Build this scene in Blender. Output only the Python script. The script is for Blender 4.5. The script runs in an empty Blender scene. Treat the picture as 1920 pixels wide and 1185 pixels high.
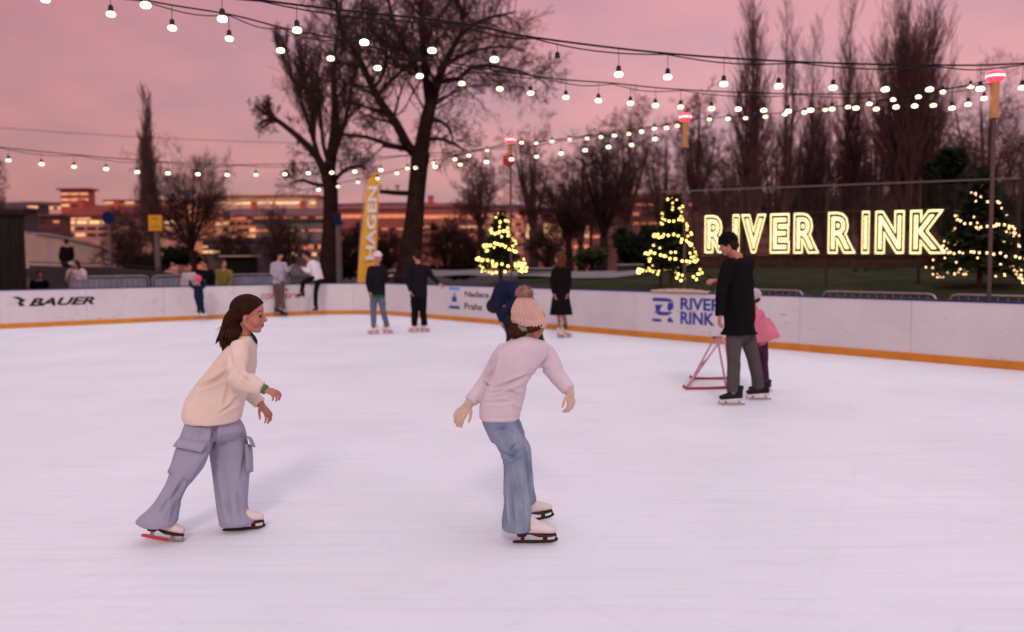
import bpy, math, random
import numpy as np
from mathutils import Vector, Matrix, Euler, Quaternion, noise
V = Vector
random.seed(7)
PI = math.pi
scene = bpy.context.scene
C = scene.collection

# ------------------------------------------------------------------ camera
F = 1600.0
PITCH = math.atan((592.5 - 492.2) / F)
cam_data = bpy.data.cameras.new('camera')
cam = bpy.data.objects.new('camera', cam_data); C.objects.link(cam)
cam_data.lens = 30.0; cam_data.sensor_width = 36.0; cam_data.sensor_fit = 'HORIZONTAL'
cam_data.clip_end = 4000; cam_data.clip_start = 0.05
CAMZ = 1.6
RM = (Matrix.Rotation(PI / 2 - PITCH, 4, 'X') @ Matrix.Rotation(-0.006, 4, 'Z'))
cam.matrix_world = Matrix.Translation((0, 0, CAMZ)) @ RM
cam_data.dof.use_dof = True; cam_data.dof.focus_distance = 5.3; cam_data.dof.aperture_fstop = 1.3
scene.camera = cam
R3 = RM.to_3x3()

def ray(px, py):
    return R3 @ V(((px - 960) / F, (592.5 - py) / F, -1))
def at(px, py, d):                      # world point seen at a pixel of the 1920 frame, d metres ahead
    r = ray(px, py); return V((0, 0, CAMZ)) + r * (d / r.y)
def gnd(px, py, z=0.0):
    r = ray(px, py); return V((0, 0, CAMZ)) + r * ((z - CAMZ) / r.z)

R3T = R3.transposed()
def proj(p):                            # pixel of the 1920 frame where a world point appears
    q = R3T @ (V(p) - V((0, 0, CAMZ))); return V((960 - F * q.x / q.z, 592.5 + F * q.y / q.z))
# ------------------------------------------------------------------ materials
MATS = {}
def mat(name, col, rough=0.6, var=0.12, scale=6.0, bump=0.0, bscale=60.0, metal=0.0, emit=None, estr=0.0,
        stretch=None, spec=0.4, col2=None, sheen=0.0, coords='Object', detail=4.0):
    if name in MATS: return MATS[name]
    m = bpy.data.materials.new(name); m.use_nodes = True
    nt = m.node_tree; N = nt.nodes; L = nt.links
    b = N['Principled BSDF']
    b.inputs['Roughness'].default_value = rough; b.inputs['Metallic'].default_value = metal
    if max(col) < 0.11 and spec == 0.4: spec = 0.07
    b.inputs['Specular IOR Level'].default_value = spec * 0.7
    if sheen: b.inputs['Sheen Weight'].default_value = sheen; b.inputs['Sheen Roughness'].default_value = 0.5
    tc = N.new('ShaderNodeTexCoord'); mp = N.new('ShaderNodeMapping')
    if stretch: mp.inputs['Scale'].default_value = stretch
    L.new(tc.outputs[coords], mp.inputs['Vector'])
    no = N.new('ShaderNodeTexNoise'); no.inputs['Scale'].default_value = scale; no.inputs['Detail'].default_value = detail
    L.new(mp.outputs['Vector'], no.inputs['Vector'])
    cr = N.new('ShaderNodeValToRGB')
    c2 = col2 if col2 else tuple(min(1, x * (1 + var)) for x in col)
    c1 = col if col2 else tuple(x * (1 - var) for x in col)
    cr.color_ramp.elements[0].position = 0.3; cr.color_ramp.elements[0].color = (*c1, 1)
    cr.color_ramp.elements[1].position = 0.7; cr.color_ramp.elements[1].color = (*c2, 1)
    L.new(no.outputs['Fac'], cr.inputs['Fac']); L.new(cr.outputs['Color'], b.inputs['Base Color'])
    if bump:
        n2 = N.new('ShaderNodeTexNoise'); n2.inputs['Scale'].default_value = bscale; n2.inputs['Detail'].default_value = 3
        L.new(mp.outputs['Vector'], n2.inputs['Vector'])
        bp = N.new('ShaderNodeBump'); bp.inputs['Strength'].default_value = bump; bp.inputs['Distance'].default_value = 0.01
        L.new(n2.outputs['Fac'], bp.inputs['Height']); L.new(bp.outputs['Normal'], b.inputs['Normal'])
    if emit:
        b.inputs['Emission Color'].default_value = (*emit, 1); b.inputs['Emission Strength'].default_value = estr
        m.cycles.emission_sampling = 'NONE'
    MATS[name] = m
    return m

def knit_mat(name, col, rib=420.0, axis='Z', col2=None):
    m = mat(name, col, 0.9, 0.05, 5, bump=0, sheen=0.15, spec=0.15, col2=col2)
    nt = m.node_tree; N = nt.nodes; L = nt.links; b = N['Principled BSDF']
    tc = N.new('ShaderNodeTexCoord')
    w = N.new('ShaderNodeTexWave'); w.wave_type = 'BANDS'; w.bands_direction = axis
    w.inputs['Scale'].default_value = rib / 6.28; w.inputs['Distortion'].default_value = 1.5; w.inputs['Detail'].default_value = 1
    n2 = N.new('ShaderNodeTexNoise'); n2.inputs['Scale'].default_value = 260
    L.new(tc.outputs['Object'], w.inputs['Vector']); L.new(tc.outputs['Object'], n2.inputs['Vector'])
    ad = N.new('ShaderNodeMath'); ad.operation = 'ADD'
    L.new(w.outputs['Fac'], ad.inputs[0]); L.new(n2.outputs['Fac'], ad.inputs[1])
    hn = N.new('ShaderNodeTexNoise'); hn.inputs['Scale'].default_value = 260; hn.inputs['Detail'].default_value = 2; L.new(tc.outputs['Object'], hn.inputs['Vector'])
    hr = N.new('ShaderNodeMapRange'); hr.inputs[1].default_value = .35; hr.inputs[2].default_value = .65; hr.inputs[3].default_value = .95; hr.inputs[4].default_value = 1.02; L.new(hn.outputs['Fac'], hr.inputs[0])
    hm = N.new('ShaderNodeMix'); hm.data_type = 'RGBA'; hm.blend_type = 'MULTIPLY'; hm.inputs[0].default_value = 1; L.new(b.inputs['Base Color'].links[0].from_socket, hm.inputs[6]); L.new(hr.outputs[0], hm.inputs[7]); L.new(hm.outputs[2], b.inputs['Base Color'])
    bp = N.new('ShaderNodeBump'); bp.inputs['Strength'].default_value = 0.5; bp.inputs['Distance'].default_value = 0.004
    L.new(ad.outputs[0], bp.inputs['Height']); L.new(bp.outputs['Normal'], b.inputs['Normal'])
    return m

# ------------------------------------------------------------------ objects
def link(o, parent=None):
    C.objects.link(o)
    if parent is not None:
        o.parent = parent
        o.matrix_parent_inverse = WM[parent.name].inverted() if parent.name in WM else Matrix.Identity(4)
    WM[o.name] = Matrix.Identity(4) if o.type != 'EMPTY' else Matrix.Translation(o.location)
    return o
WM = {}
def tag(o, label, cat=None, group=None, kind=None):
    if label: o['label'] = label
    if cat: o['category'] = cat
    if group: o['group'] = group
    if kind: o['kind'] = kind
    return o
def thing(name, label, cat, loc, group=None):
    o = bpy.data.objects.new(name, None); o.location = loc; o.empty_display_size = 0.2
    C.objects.link(o); WM[o.name] = Matrix.Translation(V(loc))
    return tag(o, label, cat, group)
def children_of(o): return [c for c in scene.objects if c.parent == o]
def dup(root, delta, label=None, group=None):
    r = root.copy(); C.objects.link(r); r.location = V(root.location) + V(delta)
    if label: r['label'] = label
    if group: r['group'] = group
    for ch in root.children:
        c = ch.copy(); C.objects.link(c); c.parent = r; c.matrix_parent_inverse = ch.matrix_parent_inverse.copy()
        for g in ch.children:
            d = g.copy(); C.objects.link(d); d.parent = c; d.matrix_parent_inverse = g.matrix_parent_inverse.copy()
    return r

class MB:
    def __init__(s): s.v = []; s.f = []; s.mi = []; s.cur = 0
    def add(s, vs, fs):
        o = len(s.v); s.v += [tuple(x) for x in vs]
        for f in fs: s.f.append(tuple(i + o for i in f)); s.mi.append(s.cur)
    def box(s, c, size, R=None):
        c = V(c); hx, hy, hz = (x / 2 for x in size)
        vs = [V((x, y, z)) for x in (-hx, hx) for y in (-hy, hy) for z in (-hz, hz)]
        if R is not None: vs = [R @ v for v in vs]
        s.add([c + v for v in vs], [(0, 1, 3, 2), (4, 6, 7, 5), (0, 4, 5, 1), (2, 3, 7, 6), (0, 2, 6, 4), (1, 5, 7, 3)])
    def beam(s, a, b, w, h, up=(0, 0, 1)):   # box from a to b, w across, h along up
        a, b = V(a), V(b); d = (b - a); L = d.length; x = d.normalized(); z = V(up); y = z.cross(x).normalized(); z = x.cross(y)
        R = Matrix((x, y, z)).transposed()
        s.box((a + b) / 2, (L, w, h), R)
    def rings(s, rings, n=16, cap=True):
        o = len(s.v); vs = []; fs = []
        for c, A, B in rings:
            for k in range(n):
                t = 2 * PI * k / n; vs.append(c + A * math.cos(t) + B * math.sin(t))
        m = len(rings)
        for i in range(m - 1):
            for k in range(n):
                k2 = (k + 1) % n; fs.append((i * n + k, i * n + k2, (i + 1) * n + k2, (i + 1) * n + k))
        if cap:
            vs.append(rings[0][0]); vs.append(rings[-1][0]); a = m * n
            for k in range(n):
                k2 = (k + 1) % n; fs.append((a, k2, k)); fs.append((a + 1, (m - 1) * n + k, (m - 1) * n + k2))
        s.add(vs, fs)
    def cyl(s, a, b, r0, r1=None, n=12):
        s.tube([a, b], [r0, r0 if r1 is None else r1], n=n)
    def tube(s, pts, rad, n=10, side=None, sub=0, round_caps=False, cap=True):
        pts = [V(p) for p in pts]
        rad = [(r, r) if not isinstance(r, (tuple, list)) else tuple(r) for r in rad]
        if sub and len(pts) > 2:
            P, Q = [], []
            for i in range(len(pts) - 1):
                p0 = pts[max(i - 1, 0)]; p1 = pts[i]; p2 = pts[i + 1]; p3 = pts[min(i + 2, len(pts) - 1)]
                for k in range(sub):
                    t = k / sub
                    P.append(0.5 * ((2 * p1) + (p2 - p0) * t + (2 * p0 - 5 * p1 + 4 * p2 - p3) * t * t + (3 * p1 - p0 - 3 * p2 + p3) * t ** 3))
                    w = t * t * (3 - 2 * t)
                    Q.append(tuple(rad[i][j] * (1 - w) + rad[i + 1][j] * w for j in (0, 1)))
            P.append(pts[-1]); Q.append(rad[-1]); pts, rad = P, Q
        T = []
        for i in range(len(pts)):
            t = pts[min(i + 1, len(pts) - 1)] - pts[max(i - 1, 0)]
            T.append(t.normalized() if t.length > 1e-9 else V((0, 0, 1)))
        if side is None:
            ref = V((1, 0, 0)) if abs(T[0].x) < 0.8 else V((0, 1, 0))
            sd = (ref - T[0] * ref.dot(T[0])).normalized(); SD = []
            for t in T:
                q = sd - t * sd.dot(t)
                if q.length > 1e-6: sd = q.normalized()
                SD.append(sd)
        else:
            SD = []
            for t in T:
                q = V(side) - t * V(side).dot(t)
                SD.append(q.normalized() if q.length > 1e-6 else V((1, 0, 0)))
        R = [(p, sd * r[0], t.cross(sd) * r[1]) for p, t, sd, r in zip(pts, T, SD, rad)]
        if round_caps:
            h0 = min(rad[0]); h1 = min(rad[-1])
            pre = [(pts[0] - T[0] * h0 * math.sin(a), R[0][1] * math.cos(a), R[0][2] * math.cos(a)) for a in (1.45, 1.1, 0.7, 0.35)]
            post = [(pts[-1] + T[-1] * h1 * math.sin(a), R[-1][1] * math.cos(a), R[-1][2] * math.cos(a)) for a in (0.35, 0.7, 1.1, 1.45)]
            R = pre + R + post
        s.rings(R, n, cap)
    def ell(s, c, A, B, Cc, n=16, m=10):
        c = V(c); rs = []
        for i in range(m + 1):
            t = -PI / 2 + PI * i / m; t = max(-1.5, min(1.5, t))
            rs.append((c + V(Cc) * math.sin(t), V(A) * math.cos(t), V(B) * math.cos(t)))
        s.rings(rs, n)
    def sph(s, c, r, n=12, m=8, sz=(1, 1, 1)):
        s.ell(c, V((r * sz[0], 0, 0)), V((0, r * sz[1], 0)), V((0, 0, r * sz[2])), n, m)
    def quad(s, a, b, c, d): s.add([V(a), V(b), V(c), V(d)], [(0, 1, 2, 3)])
    def mesh(s, name, smooth=False):
        me = bpy.data.meshes.new(name); me.from_pydata(s.v, [], s.f); me.update()
        if any(s.mi): me.polygons.foreach_set('material_index', s.mi)
        if smooth: me.polygons.foreach_set('use_smooth', [True] * len(me.polygons))
        return me
    def build(s, name, m, parent=None, smooth=False):
        o = bpy.data.objects.new(name, s.mesh(name, smooth))
        for x in (m if isinstance(m, (list, tuple)) else [m]): o.data.materials.append(x)
        return link(o, parent)

def eval_mesh(me_or_curve, mods=()):
    o = bpy.data.objects.new('temporary', me_or_curve); C.objects.link(o)
    for typ, kw in mods:
        md = o.modifiers.new('m', typ)
        for k, v in kw.items(): setattr(md, k, v)
    dg = bpy.context.evaluated_depsgraph_get(); dg.update()
    r = bpy.data.meshes.new_from_object(o.evaluated_get(dg))
    bpy.data.objects.remove(o)
    return r
def organic(mb, voxel, smooth=4, fac=0.5):
    me = eval_mesh(mb.mesh('temporary'), [('REMESH', dict(mode='VOXEL', voxel_size=voxel, adaptivity=0.0)), ('SMOOTH', dict(factor=fac, iterations=smooth))])
    me.polygons.foreach_set('use_smooth', [True] * len(me.polygons))
    return me
def displace(me, fn):
    n = len(me.vertices)
    nor = [v.normal.copy() for v in me.vertices]
    for v, nn in zip(me.vertices, nor):
        v.co = v.co + nn * fn(v.co, nn)
    me.update()
def mobj(name, me, m, parent=None):
    o = bpy.data.objects.new(name, me); me.name = name
    me.materials.clear()
    for x in (m if isinstance(m, (list, tuple)) else [m]): me.materials.append(x)
    return link(o, parent)

def text_mesh(body, size, extrude=0.002, offset=0.0, shear=0.0, bevel=0.0, outline=False, spacing=1.0, align='LEFT', res=4):
    cu = bpy.data.curves.new('temporary', 'FONT'); cu.body = body; cu.size = size; cu.offset = offset; cu.shear = shear
    cu.space_character = spacing; cu.align_x = align; cu.resolution_u = res
    if outline:
        cu.fill_mode = 'NONE'; cu.bevel_depth = bevel; cu.bevel_resolution = 2; cu.extrude = 0
    else:
        cu.extrude = extrude
    me = eval_mesh(cu)
    return me
def fit_text(me, origin, ux, uy, w, h, un):
    """place a text mesh lying in its own XY so that its bounds fill w x h from origin along ux, uy; un is the outward normal"""
    xs = [v.co.x for v in me.vertices]; ys = [v.co.y for v in me.vertices]
    x0, x1, y0, y1 = min(xs), max(xs), min(ys), max(ys)
    for v in me.vertices:
        a = (v.co.x - x0) / (x1 - x0) * w; b = (v.co.y - y0) / (y1 - y0) * h
        v.co = V(origin) + V(ux) * a + V(uy) * b + V(un) * (v.co.z + 0.004)
    me.update(); return me
# ------------------------------------------------------------------ world, sun
SUN_EL, SUN_AZ = math.radians(33), math.radians(1)       # low sun behind the camera, a little to its left
w = bpy.data.worlds.new('World'); scene.world = w; w.use_nodes = True
nt = w.node_tree; N = nt.nodes; L = nt.links
bg = N['Background']; bg.inputs['Strength'].default_value = 1.0
tc = N.new('ShaderNodeTexCoord')
sep = N.new('ShaderNodeSeparateXYZ'); L.new(tc.outputs['Generated'], sep.inputs[0])
# dusk cloud deck: colour by height above the horizon, broken up by soft noise
zz = N.new('ShaderNodeMath'); zz.operation = 'ADD'; zz.inputs[1].default_value = 0.22; L.new(sep.outputs['Z'], zz.inputs[0])
zm = N.new('ShaderNodeMath'); zm.operation = 'MAXIMUM'; zm.inputs[1].default_value = 0.05; L.new(zz.outputs[0], zm.inputs[0])
dx = N.new('ShaderNodeMath'); dx.operation = 'DIVIDE'; L.new(sep.outputs['X'], dx.inputs[0]); L.new(zm.outputs[0], dx.inputs[1])
dy = N.new('ShaderNodeMath'); dy.operation = 'DIVIDE'; L.new(sep.outputs['Y'], dy.inputs[0]); L.new(zm.outputs[0], dy.inputs[1])
cmb = N.new('ShaderNodeCombineXYZ'); L.new(dx.outputs[0], cmb.inputs[0]); L.new(dy.outputs[0], cmb.inputs[1])
n1 = N.new('ShaderNodeTexNoise'); n1.inputs['Scale'].default_value = 2.3; n1.inputs['Detail'].default_value = 6; n1.inputs['Roughness'].default_value = 0.5
L.new(cmb.outputs[0], n1.inputs['Vector'])
rampz = N.new('ShaderNodeValToRGB'); e = rampz.color_ramp.elements
e[0].position = 0.0; e[0].color = (0.43, 0.20, 0.235, 1)
e[1].position = 1.0; e[1].color = (0.90, 0.86, 1.01, 1)
for p, c in ((0.10, (0.54, 0.265, 0.298, 1)), (0.2, (0.615, 0.295, 0.330, 1)), (0.32, (0.59, 0.27, 0.315, 1)), (0.55, (0.82, 0.71, 0.83, 1))):
    q = e.new(p); q.color = c
L.new(sep.outputs['Z'], rampz.inputs['Fac'])
rampn = N.new('ShaderNodeValToRGB'); e = rampn.color_ramp.elements
e[0].position = 0.38; e[0].color = (0.87, 0.93, 0.99, 1); e[1].position = 0.62; e[1].color = (1.11, 1.04, 0.99, 1)
L.new(n1.outputs['Fac'], rampn.inputs['Fac'])
mul = N.new('ShaderNodeMix'); mul.data_type = 'RGBA'; mul.blend_type = 'MULTIPLY'; mul.inputs[0].default_value = 1
L.new(rampz.outputs['Color'], mul.inputs[6]); L.new(rampn.outputs['Color'], mul.inputs[7])
# the afterglow is stronger towards the right of the view
xr = N.new('ShaderNodeMapRange'); xr.inputs[1].default_value = -0.55; xr.inputs[2].default_value = 0.2; xr.inputs[3].default_value = 0; xr.inputs[4].default_value = 1
L.new(sep.outputs['X'], xr.inputs[0])
mul2 = N.new('ShaderNodeMix'); mul2.data_type = 'RGBA'; mul2.blend_type = 'MULTIPLY'; mul2.inputs[0].default_value = 1
L.new(mul.outputs[2], mul2.inputs[6]); xc = N.new('ShaderNodeValToRGB'); xc.color_ramp.elements[0].color = (0.85, 0.72, 0.73, 1); xc.color_ramp.elements[1].color = (1.11, 1.10, 1.12, 1)
L.new(xr.outputs[0], xc.inputs['Fac']); L.new(xc.outputs['Color'], mul2.inputs[7])
sky = N.new('ShaderNodeTexSky'); sky.sky_type = 'NISHITA'; sky.sun_disc = False
sky.sun_elevation = math.radians(4); sky.sun_rotation = PI + SUN_AZ
skm = N.new('ShaderNodeMix'); skm.data_type = 'RGBA'; skm.blend_type = 'ADD'; skm.inputs[0].default_value = 0.02
L.new(mul2.outputs[2], skm.inputs[6]); L.new(sky.outputs['Color'], skm.inputs[7])
L.new(skm.outputs[2], bg.inputs['Color'])
sl = bpy.data.lights.new('sun', 'SUN'); sl.energy = 1.05; sl.angle = math.radians(10); sl.color = (1.0, 0.80, 0.70)
so = bpy.data.objects.new('sun', sl); C.objects.link(so)
# direction light travels: away from the camera, slightly to the right, down
dirv = V((-math.sin(SUN_AZ) * math.cos(SUN_EL), math.cos(SUN_AZ) * math.cos(SUN_EL), -math.sin(SUN_EL)))
so.rotation_euler = dirv.to_track_quat('-Z', 'Y').to_euler()
scene.view_settings.view_transform = 'Standard'; scene.view_settings.look = 'None'
scene.view_settings.exposure = 0; scene.view_settings.gamma = 1
scene.cycles.use_denoising = True
scene.cycles.max_bounces = 6; scene.cycles.diffuse_bounces = 3; scene.cycles.transparent_max_bounces = 8
scene.cycles.sample_clamp_indirect = 4.0

# ------------------------------------------------------------------ rink lines on the ground
L0, L1 = gnd(0, 616.5), gnd(600, 589.5)
R0, R1 = gnd(1920, 695), gnd(900, 605.5)
def inter2(a, b, c, d):
    r = b - a; s = d - c; t = ((c - a).x * s.y - (c - a).y * s.x) / (r.x * s.y - r.y * s.x); return a + r * t
CN = inter2(L0, L1, R0, R1)
dL = (L0 - CN).normalized(); dR = (R0 - CN).normalized()
ang = math.degrees(math.acos(dL.dot(dR)))
print('corner', CN, 'angle', ang)
RAD = 2.2
half = math.acos(dL.dot(dR)) / 2; tl = RAD / math.tan(half)
bis = (dL + dR).normalized(); FC = CN + bis * (RAD / math.sin(half))
a0 = CN + dL * tl; a1 = CN + dR * tl
def arc_pts(k):
    v0 = (a0 - FC); v1 = (a1 - FC); out = []
    th = math.acos(max(-1, min(1, v0.normalized().dot(v1.normalized()))))
    for i in range(k + 1):
        t = i / k; out.append(FC + (v0 * math.sin((1 - t) * th) + v1 * math.sin(t * th)) / math.sin(th))
    return out
LEN_L, LEN_R = 26.0, 30.0

# ground: one sheet to the horizon, with hills beyond
m_ground = mat('ground_asphalt', (0.040, 0.034, 0.033), 0.9, 0.35, 0.35, bump=0.3, bscale=20)
g = MB(); g.quad((-1500, -60, -0.03), (1500, -60, -0.03), (1500, 2600, -0.03), (-1500, 2600, -0.03))
tag(g.build('ground', m_ground), None, kind='structure')

# ice sheet (inside the boards)
m_ice = mat('ice', (0.765, 0.80, 0.83), 0.5, 0.05, 0.55, stretch=(1.0, 1.0, 1.0), spec=0.25)
nt = m_ice.node_tree; N = nt.nodes; L = nt.links; b = N['Principled BSDF']
tc = N.new('ShaderNodeTexCoord')
mixes = b.inputs['Base Color'].links[0].from_socket
prev = mixes; hsum = None
for rot, sc, st in ((0.25, 2.6, (0.35, 9.0, 1)), (-0.5, 2.2, (0.3, 11.0, 1)), (1.2, 1.6, (0.4, 10.0, 1))):
    mp = N.new('ShaderNodeMapping'); mp.inputs['Rotation'].default_value = (0, 0, rot); mp.inputs['Scale'].default_value = st
    L.new(tc.outputs['Object'], mp.inputs['Vector'])
    # bend the streaks so that the skate tracks are not parallel
    wn = N.new('ShaderNodeTexNoise'); wn.inputs['Scale'].default_value = 0.25; L.new(tc.outputs['Object'], wn.inputs['Vector'])
    vm = N.new('ShaderNodeVectorMath'); vm.operation = 'MULTIPLY_ADD'; vm.inputs[1].default_value = (0, 6, 0)
    L.new(wn.outputs['Color'], vm.inputs[0]); L.new(mp.outputs['Vector'], vm.inputs[2])
    no = N.new('ShaderNodeTexNoise'); no.inputs['Scale'].default_value = sc; no.inputs['Detail'].default_value = 6; no.inputs['Roughness'].default_value = 0.65
    L.new(vm.outputs[0], no.inputs['Vector'])
    cr = N.new('ShaderNodeValToRGB'); cr.color_ramp.elements[0].position = 0.30; cr.color_ramp.elements[0].color = (0.84, 0.855, 0.885, 1)
    cr.color_ramp.elements[1].position = 0.5; cr.color_ramp.elements[1].color = (1, 1, 1, 1)
    L.new(no.outputs['Fac'], cr.inputs['Fac'])
    mx = N.new('ShaderNodeMix'); mx.data_type = 'RGBA'; mx.blend_type = 'MULTIPLY'; mx.inputs[0].default_value = 0.38
    L.new(prev, mx.inputs[6]); L.new(cr.outputs['Color'], mx.inputs[7]); prev = mx.outputs[2]
    if hsum is None: hsum = no.outputs['Fac']
    else:
        ad = N.new('ShaderNodeMath'); ad.operation = 'ADD'; L.new(hsum, ad.inputs[0]); L.new(no.outputs['Fac'], ad.inputs[1]); hsum = ad.outputs[0]
# fine curved blade cuts
for rot, sc, ds, dt in ((0.4, 0.55, 7.0, 1.2), (1.7, 0.42, 9.0, 1.0), (2.6, 0.8, 6.0, 1.5), (0.9, 1.1, 8.0, 0.9)):
    mp = N.new('ShaderNodeMapping'); mp.inputs['Rotation'].default_value = (0, 0, rot); mp.inputs['Location'].default_value = (rot * 7, rot * 3, 0)
    L.new(tc.outputs['Object'], mp.inputs['Vector'])
    wv = N.new('ShaderNodeTexWave'); wv.inputs['Scale'].default_value = sc; wv.inputs['Distortion'].default_value = ds; wv.inputs['Detail'].default_value = 1.5; wv.inputs['Detail Scale'].default_value = dt * .35
    L.new(mp.outputs['Vector'], wv.inputs['Vector'])
    cr = N.new('ShaderNodeValToRGB'); el = cr.color_ramp.elements
    el[0].position = 0.985; el[0].color = (0, 0, 0, 1); el[1].position = 0.998; el[1].color = (1, 1, 1, 1)
    L.new(wv.outputs['Fac'], cr.inputs['Fac'])
    brk = N.new('ShaderNodeTexNoise'); brk.inputs['Scale'].default_value = 0.9; L.new(mp.outputs['Vector'], brk.inputs['Vector'])
    br_ = N.new('ShaderNodeMapRange'); br_.inputs[1].default_value = .46; br_.inputs[2].default_value = .62; br_.inputs[3].default_value = 0; br_.inputs[4].default_value = .16; L.new(brk.outputs['Fac'], br_.inputs[0])
    ml = N.new('ShaderNodeMath'); ml.operation = 'MULTIPLY'; L.new(cr.outputs['Color'], ml.inputs[0]); L.new(br_.outputs[0], ml.inputs[1])
    mx = N.new('ShaderNodeMix'); mx.data_type = 'RGBA'; mx.inputs[7].default_value = (0.60, 0.62, 0.68, 1)
    L.new(ml.outputs[0], mx.inputs[0]); L.new(prev, mx.inputs[6]); prev = mx.outputs[2]
L.new(prev, b.inputs['Base Color'])
bp = N.new('ShaderNodeBump'); bp.inputs['Strength'].default_value = 0.12; bp.inputs['Distance'].default_value = 0.01
L.new(hsum, bp.inputs['Height']); L.new(bp.outputs['Normal'], b.inputs['Normal'])
ic = MB()
poly = [a0 + dL * LEN_L] + arc_pts(12) + [a1 + dR * LEN_R]
far = poly[:]; mid = (poly[0] + poly[-1]) / 2
base = [V((-24, -14, 0)), V((24, -14, 0))]
pts = [V((p.x, p.y, 0.0)) for p in poly] + [V((26, -14, 0)), V((-26, -14, 0))]
ic.add(pts, [tuple(range(len(pts)))])
tag(ic.build('ice', m_ice), None, kind='structure')

# ------------------------------------------------------------------ dasher boards
m_board = mat('board_white', (0.58, 0.555, 0.575), 0.45, 0.05, 1.5, bump=0.03, bscale=6)
m_board2 = mat('board_white_worn', (0.565, 0.54, 0.56), 0.5, 0.05, 1.2, bump=0.03, bscale=6)
m_kick = mat('kick_orange', (0.55, 0.21, 0.022), 0.5, 0.12, 3)
m_cap = mat('cap_blue', (0.018, 0.022, 0.10), 0.4, 0.15, 4)
m_back = mat('board_frame', (0.05, 0.05, 0.055), 0.6)
m_black = mat('ink_black', (0.016, 0.016, 0.02), 0.6)
m_blue = mat('ink_blue', (0.022, 0.045, 0.30), 0.55)
m_lblue = mat('ink_light_blue', (0.06, 0.30, 0.70), 0.55)
m_red = mat('ink_red', (0.50, 0.035, 0.07), 0.55)
m_scuff = mat('scuff', (0.30, 0.275, 0.285), 0.7)
BH = 0.99; KH = 0.125
def wall_strip(mb, path, z0, z1, t0, t1):
    """a wall along path from offset t0 to t1 (positive away from the ice)"""
    P = [V(p) for p in path]; nrm = []
    for i in range(len(P)):
        t = (P[min(i + 1, len(P) - 1)] - P[max(i - 1, 0)]).normalized(); n = V((t.y, -t.x, 0))
        if n.dot(P[i] - FC) < 0: n = -n
        nrm.append(n)
    vs = []; fs = []
    for p, n in zip(P, nrm):
        a = V((p.x, p.y, 0)) + n * t0; b2 = V((p.x, p.y, 0)) + n * t1
        vs += [a + V((0, 0, z0)), a + V((0, 0, z1)), b2 + V((0, 0, z1)), b2 + V((0, 0, z0))]
    k = len(P)
    for i in range(k - 1):
        for j in range(4): fs.append((i * 4 + j, i * 4 + (j + 1) % 4, (i + 1) * 4 + (j + 1) % 4, (i + 1) * 4 + j))
    fs.append((3, 2, 1, 0)); fs.append(tuple((k - 1) * 4 + j for j in range(4)))
    mb.add(vs, fs)
rb_scuff = random.Random(5)
def run_of_boards(label, path_segments):
    p0 = path_segments[0][0]
    e = thing('rink_boards', label, 'rink boards', V((p0.x, p0.y, 0)), 'boards round the ice rink')
    full = [q for i, s in enumerate(path_segments) for q in (s if i == 0 else s[1:])]
    for i, s in enumerate(path_segments):
        m = MB(); q = [V(p) for p in s]
        u0 = (q[1] - q[0]).normalized(); u1 = (q[-1] - q[-2]).normalized()
        q[0] = q[0] + u0 * 0.003; q[-1] = q[-1] - u1 * 0.003            # an open joint between panels
        wall_strip(m, q, 0.005, BH - 0.03, 0.0, 0.035); m.build('panel', [m_board, m_board2][i % 3 == 1], e)
    m = MB(); wall_strip(m, full, 0.004, KH, -0.012, -0.001); m.build('kick_plate', m_kick, e)
    m = MB(); wall_strip(m, full, BH - 0.029, BH, -0.012, 0.10); m.build('cap_rail', m_cap, e)
    m = MB(); wall_strip(m, full, 0.0, BH - 0.03, 0.037, 0.09); m.build('backing_frame', m_back, e)
    return e, full
def split_line(a, b, step):
    n = max(1, round((b - a).length / step)); return [[a + (b - a) * (i / n), a + (b - a) * ((i + 1) / n)] for i in range(n)]
bl, bl_path = run_of_boards('long white rink board run under the footbridge, with black lettering and red lettering', split_line(a0 + dL * LEN_L, a0, 2.0))
bc, bc_path = run_of_boards('curved white corner board by the yellow flag', [arc_pts(12)[:7], arc_pts(12)[6:]])
br, br_path = run_of_boards('long white rink board run below the glowing sign, with blue logos', split_line(a1, a1 + dR * LEN_R, 2.0))
nL = V((dL.y, -dL.x, 0));  nL = nL if nL.dot(FC - a0) > 0 else -nL     # towards the ice
nR = V((dR.y, -dR.x, 0));  nR = nR if nR.dot(FC - a1) > 0 else -nR
def on_board(px, py, origin, n):       # pixel -> point on the board face plane
    r = ray(px, py); c = V((0, 0, CAMZ)); return c + r * ((origin - c).dot(n) / r.dot(n))
def board_text(body, px0, pyt, px1, pyb, side, m, name='lettering', **kw):
    o, n, e, d = (a0, nL, bl, -dL) if side == 'L' else (a1, nR, br, dR)
    p0 = on_board(px0, pyb, o, n); p1 = on_board(px1, pyb, o, n)
    zc0 = on_board((px0 + px1) / 2, pyb, o, n).z; zc1 = on_board((px0 + px1) / 2, pyt, o, n).z
    wdt = (p1 - p0).dot(d)
    o3 = V((p0.x, p0.y, zc0))
    me = fit_text(text_mesh(body, 1.0, 0.0015, **kw), o3, d, V((0, 0, 1)), wdt, zc1 - zc0, n)
    return mobj(name, me, m, e)
def board_poly(polys, side, m, name):   # flat printed marks: each a list of pixel corners
    o, n, e, d = (a0, nL, bl, -dL) if side == 'L' else (a1, nR, br, dR)
    mb = MB()
    for pl in polys:
        q = [on_board(x, y, o, n) + n * 0.004 for x, y in pl]; mb.add(q, [tuple(range(len(q)))])
    return mb.build(name, m, e)
board_text('BAUER', 54, 557.5, 178, 572.5, 'L', m_black, offset=0.035, shear=0.35)
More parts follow.
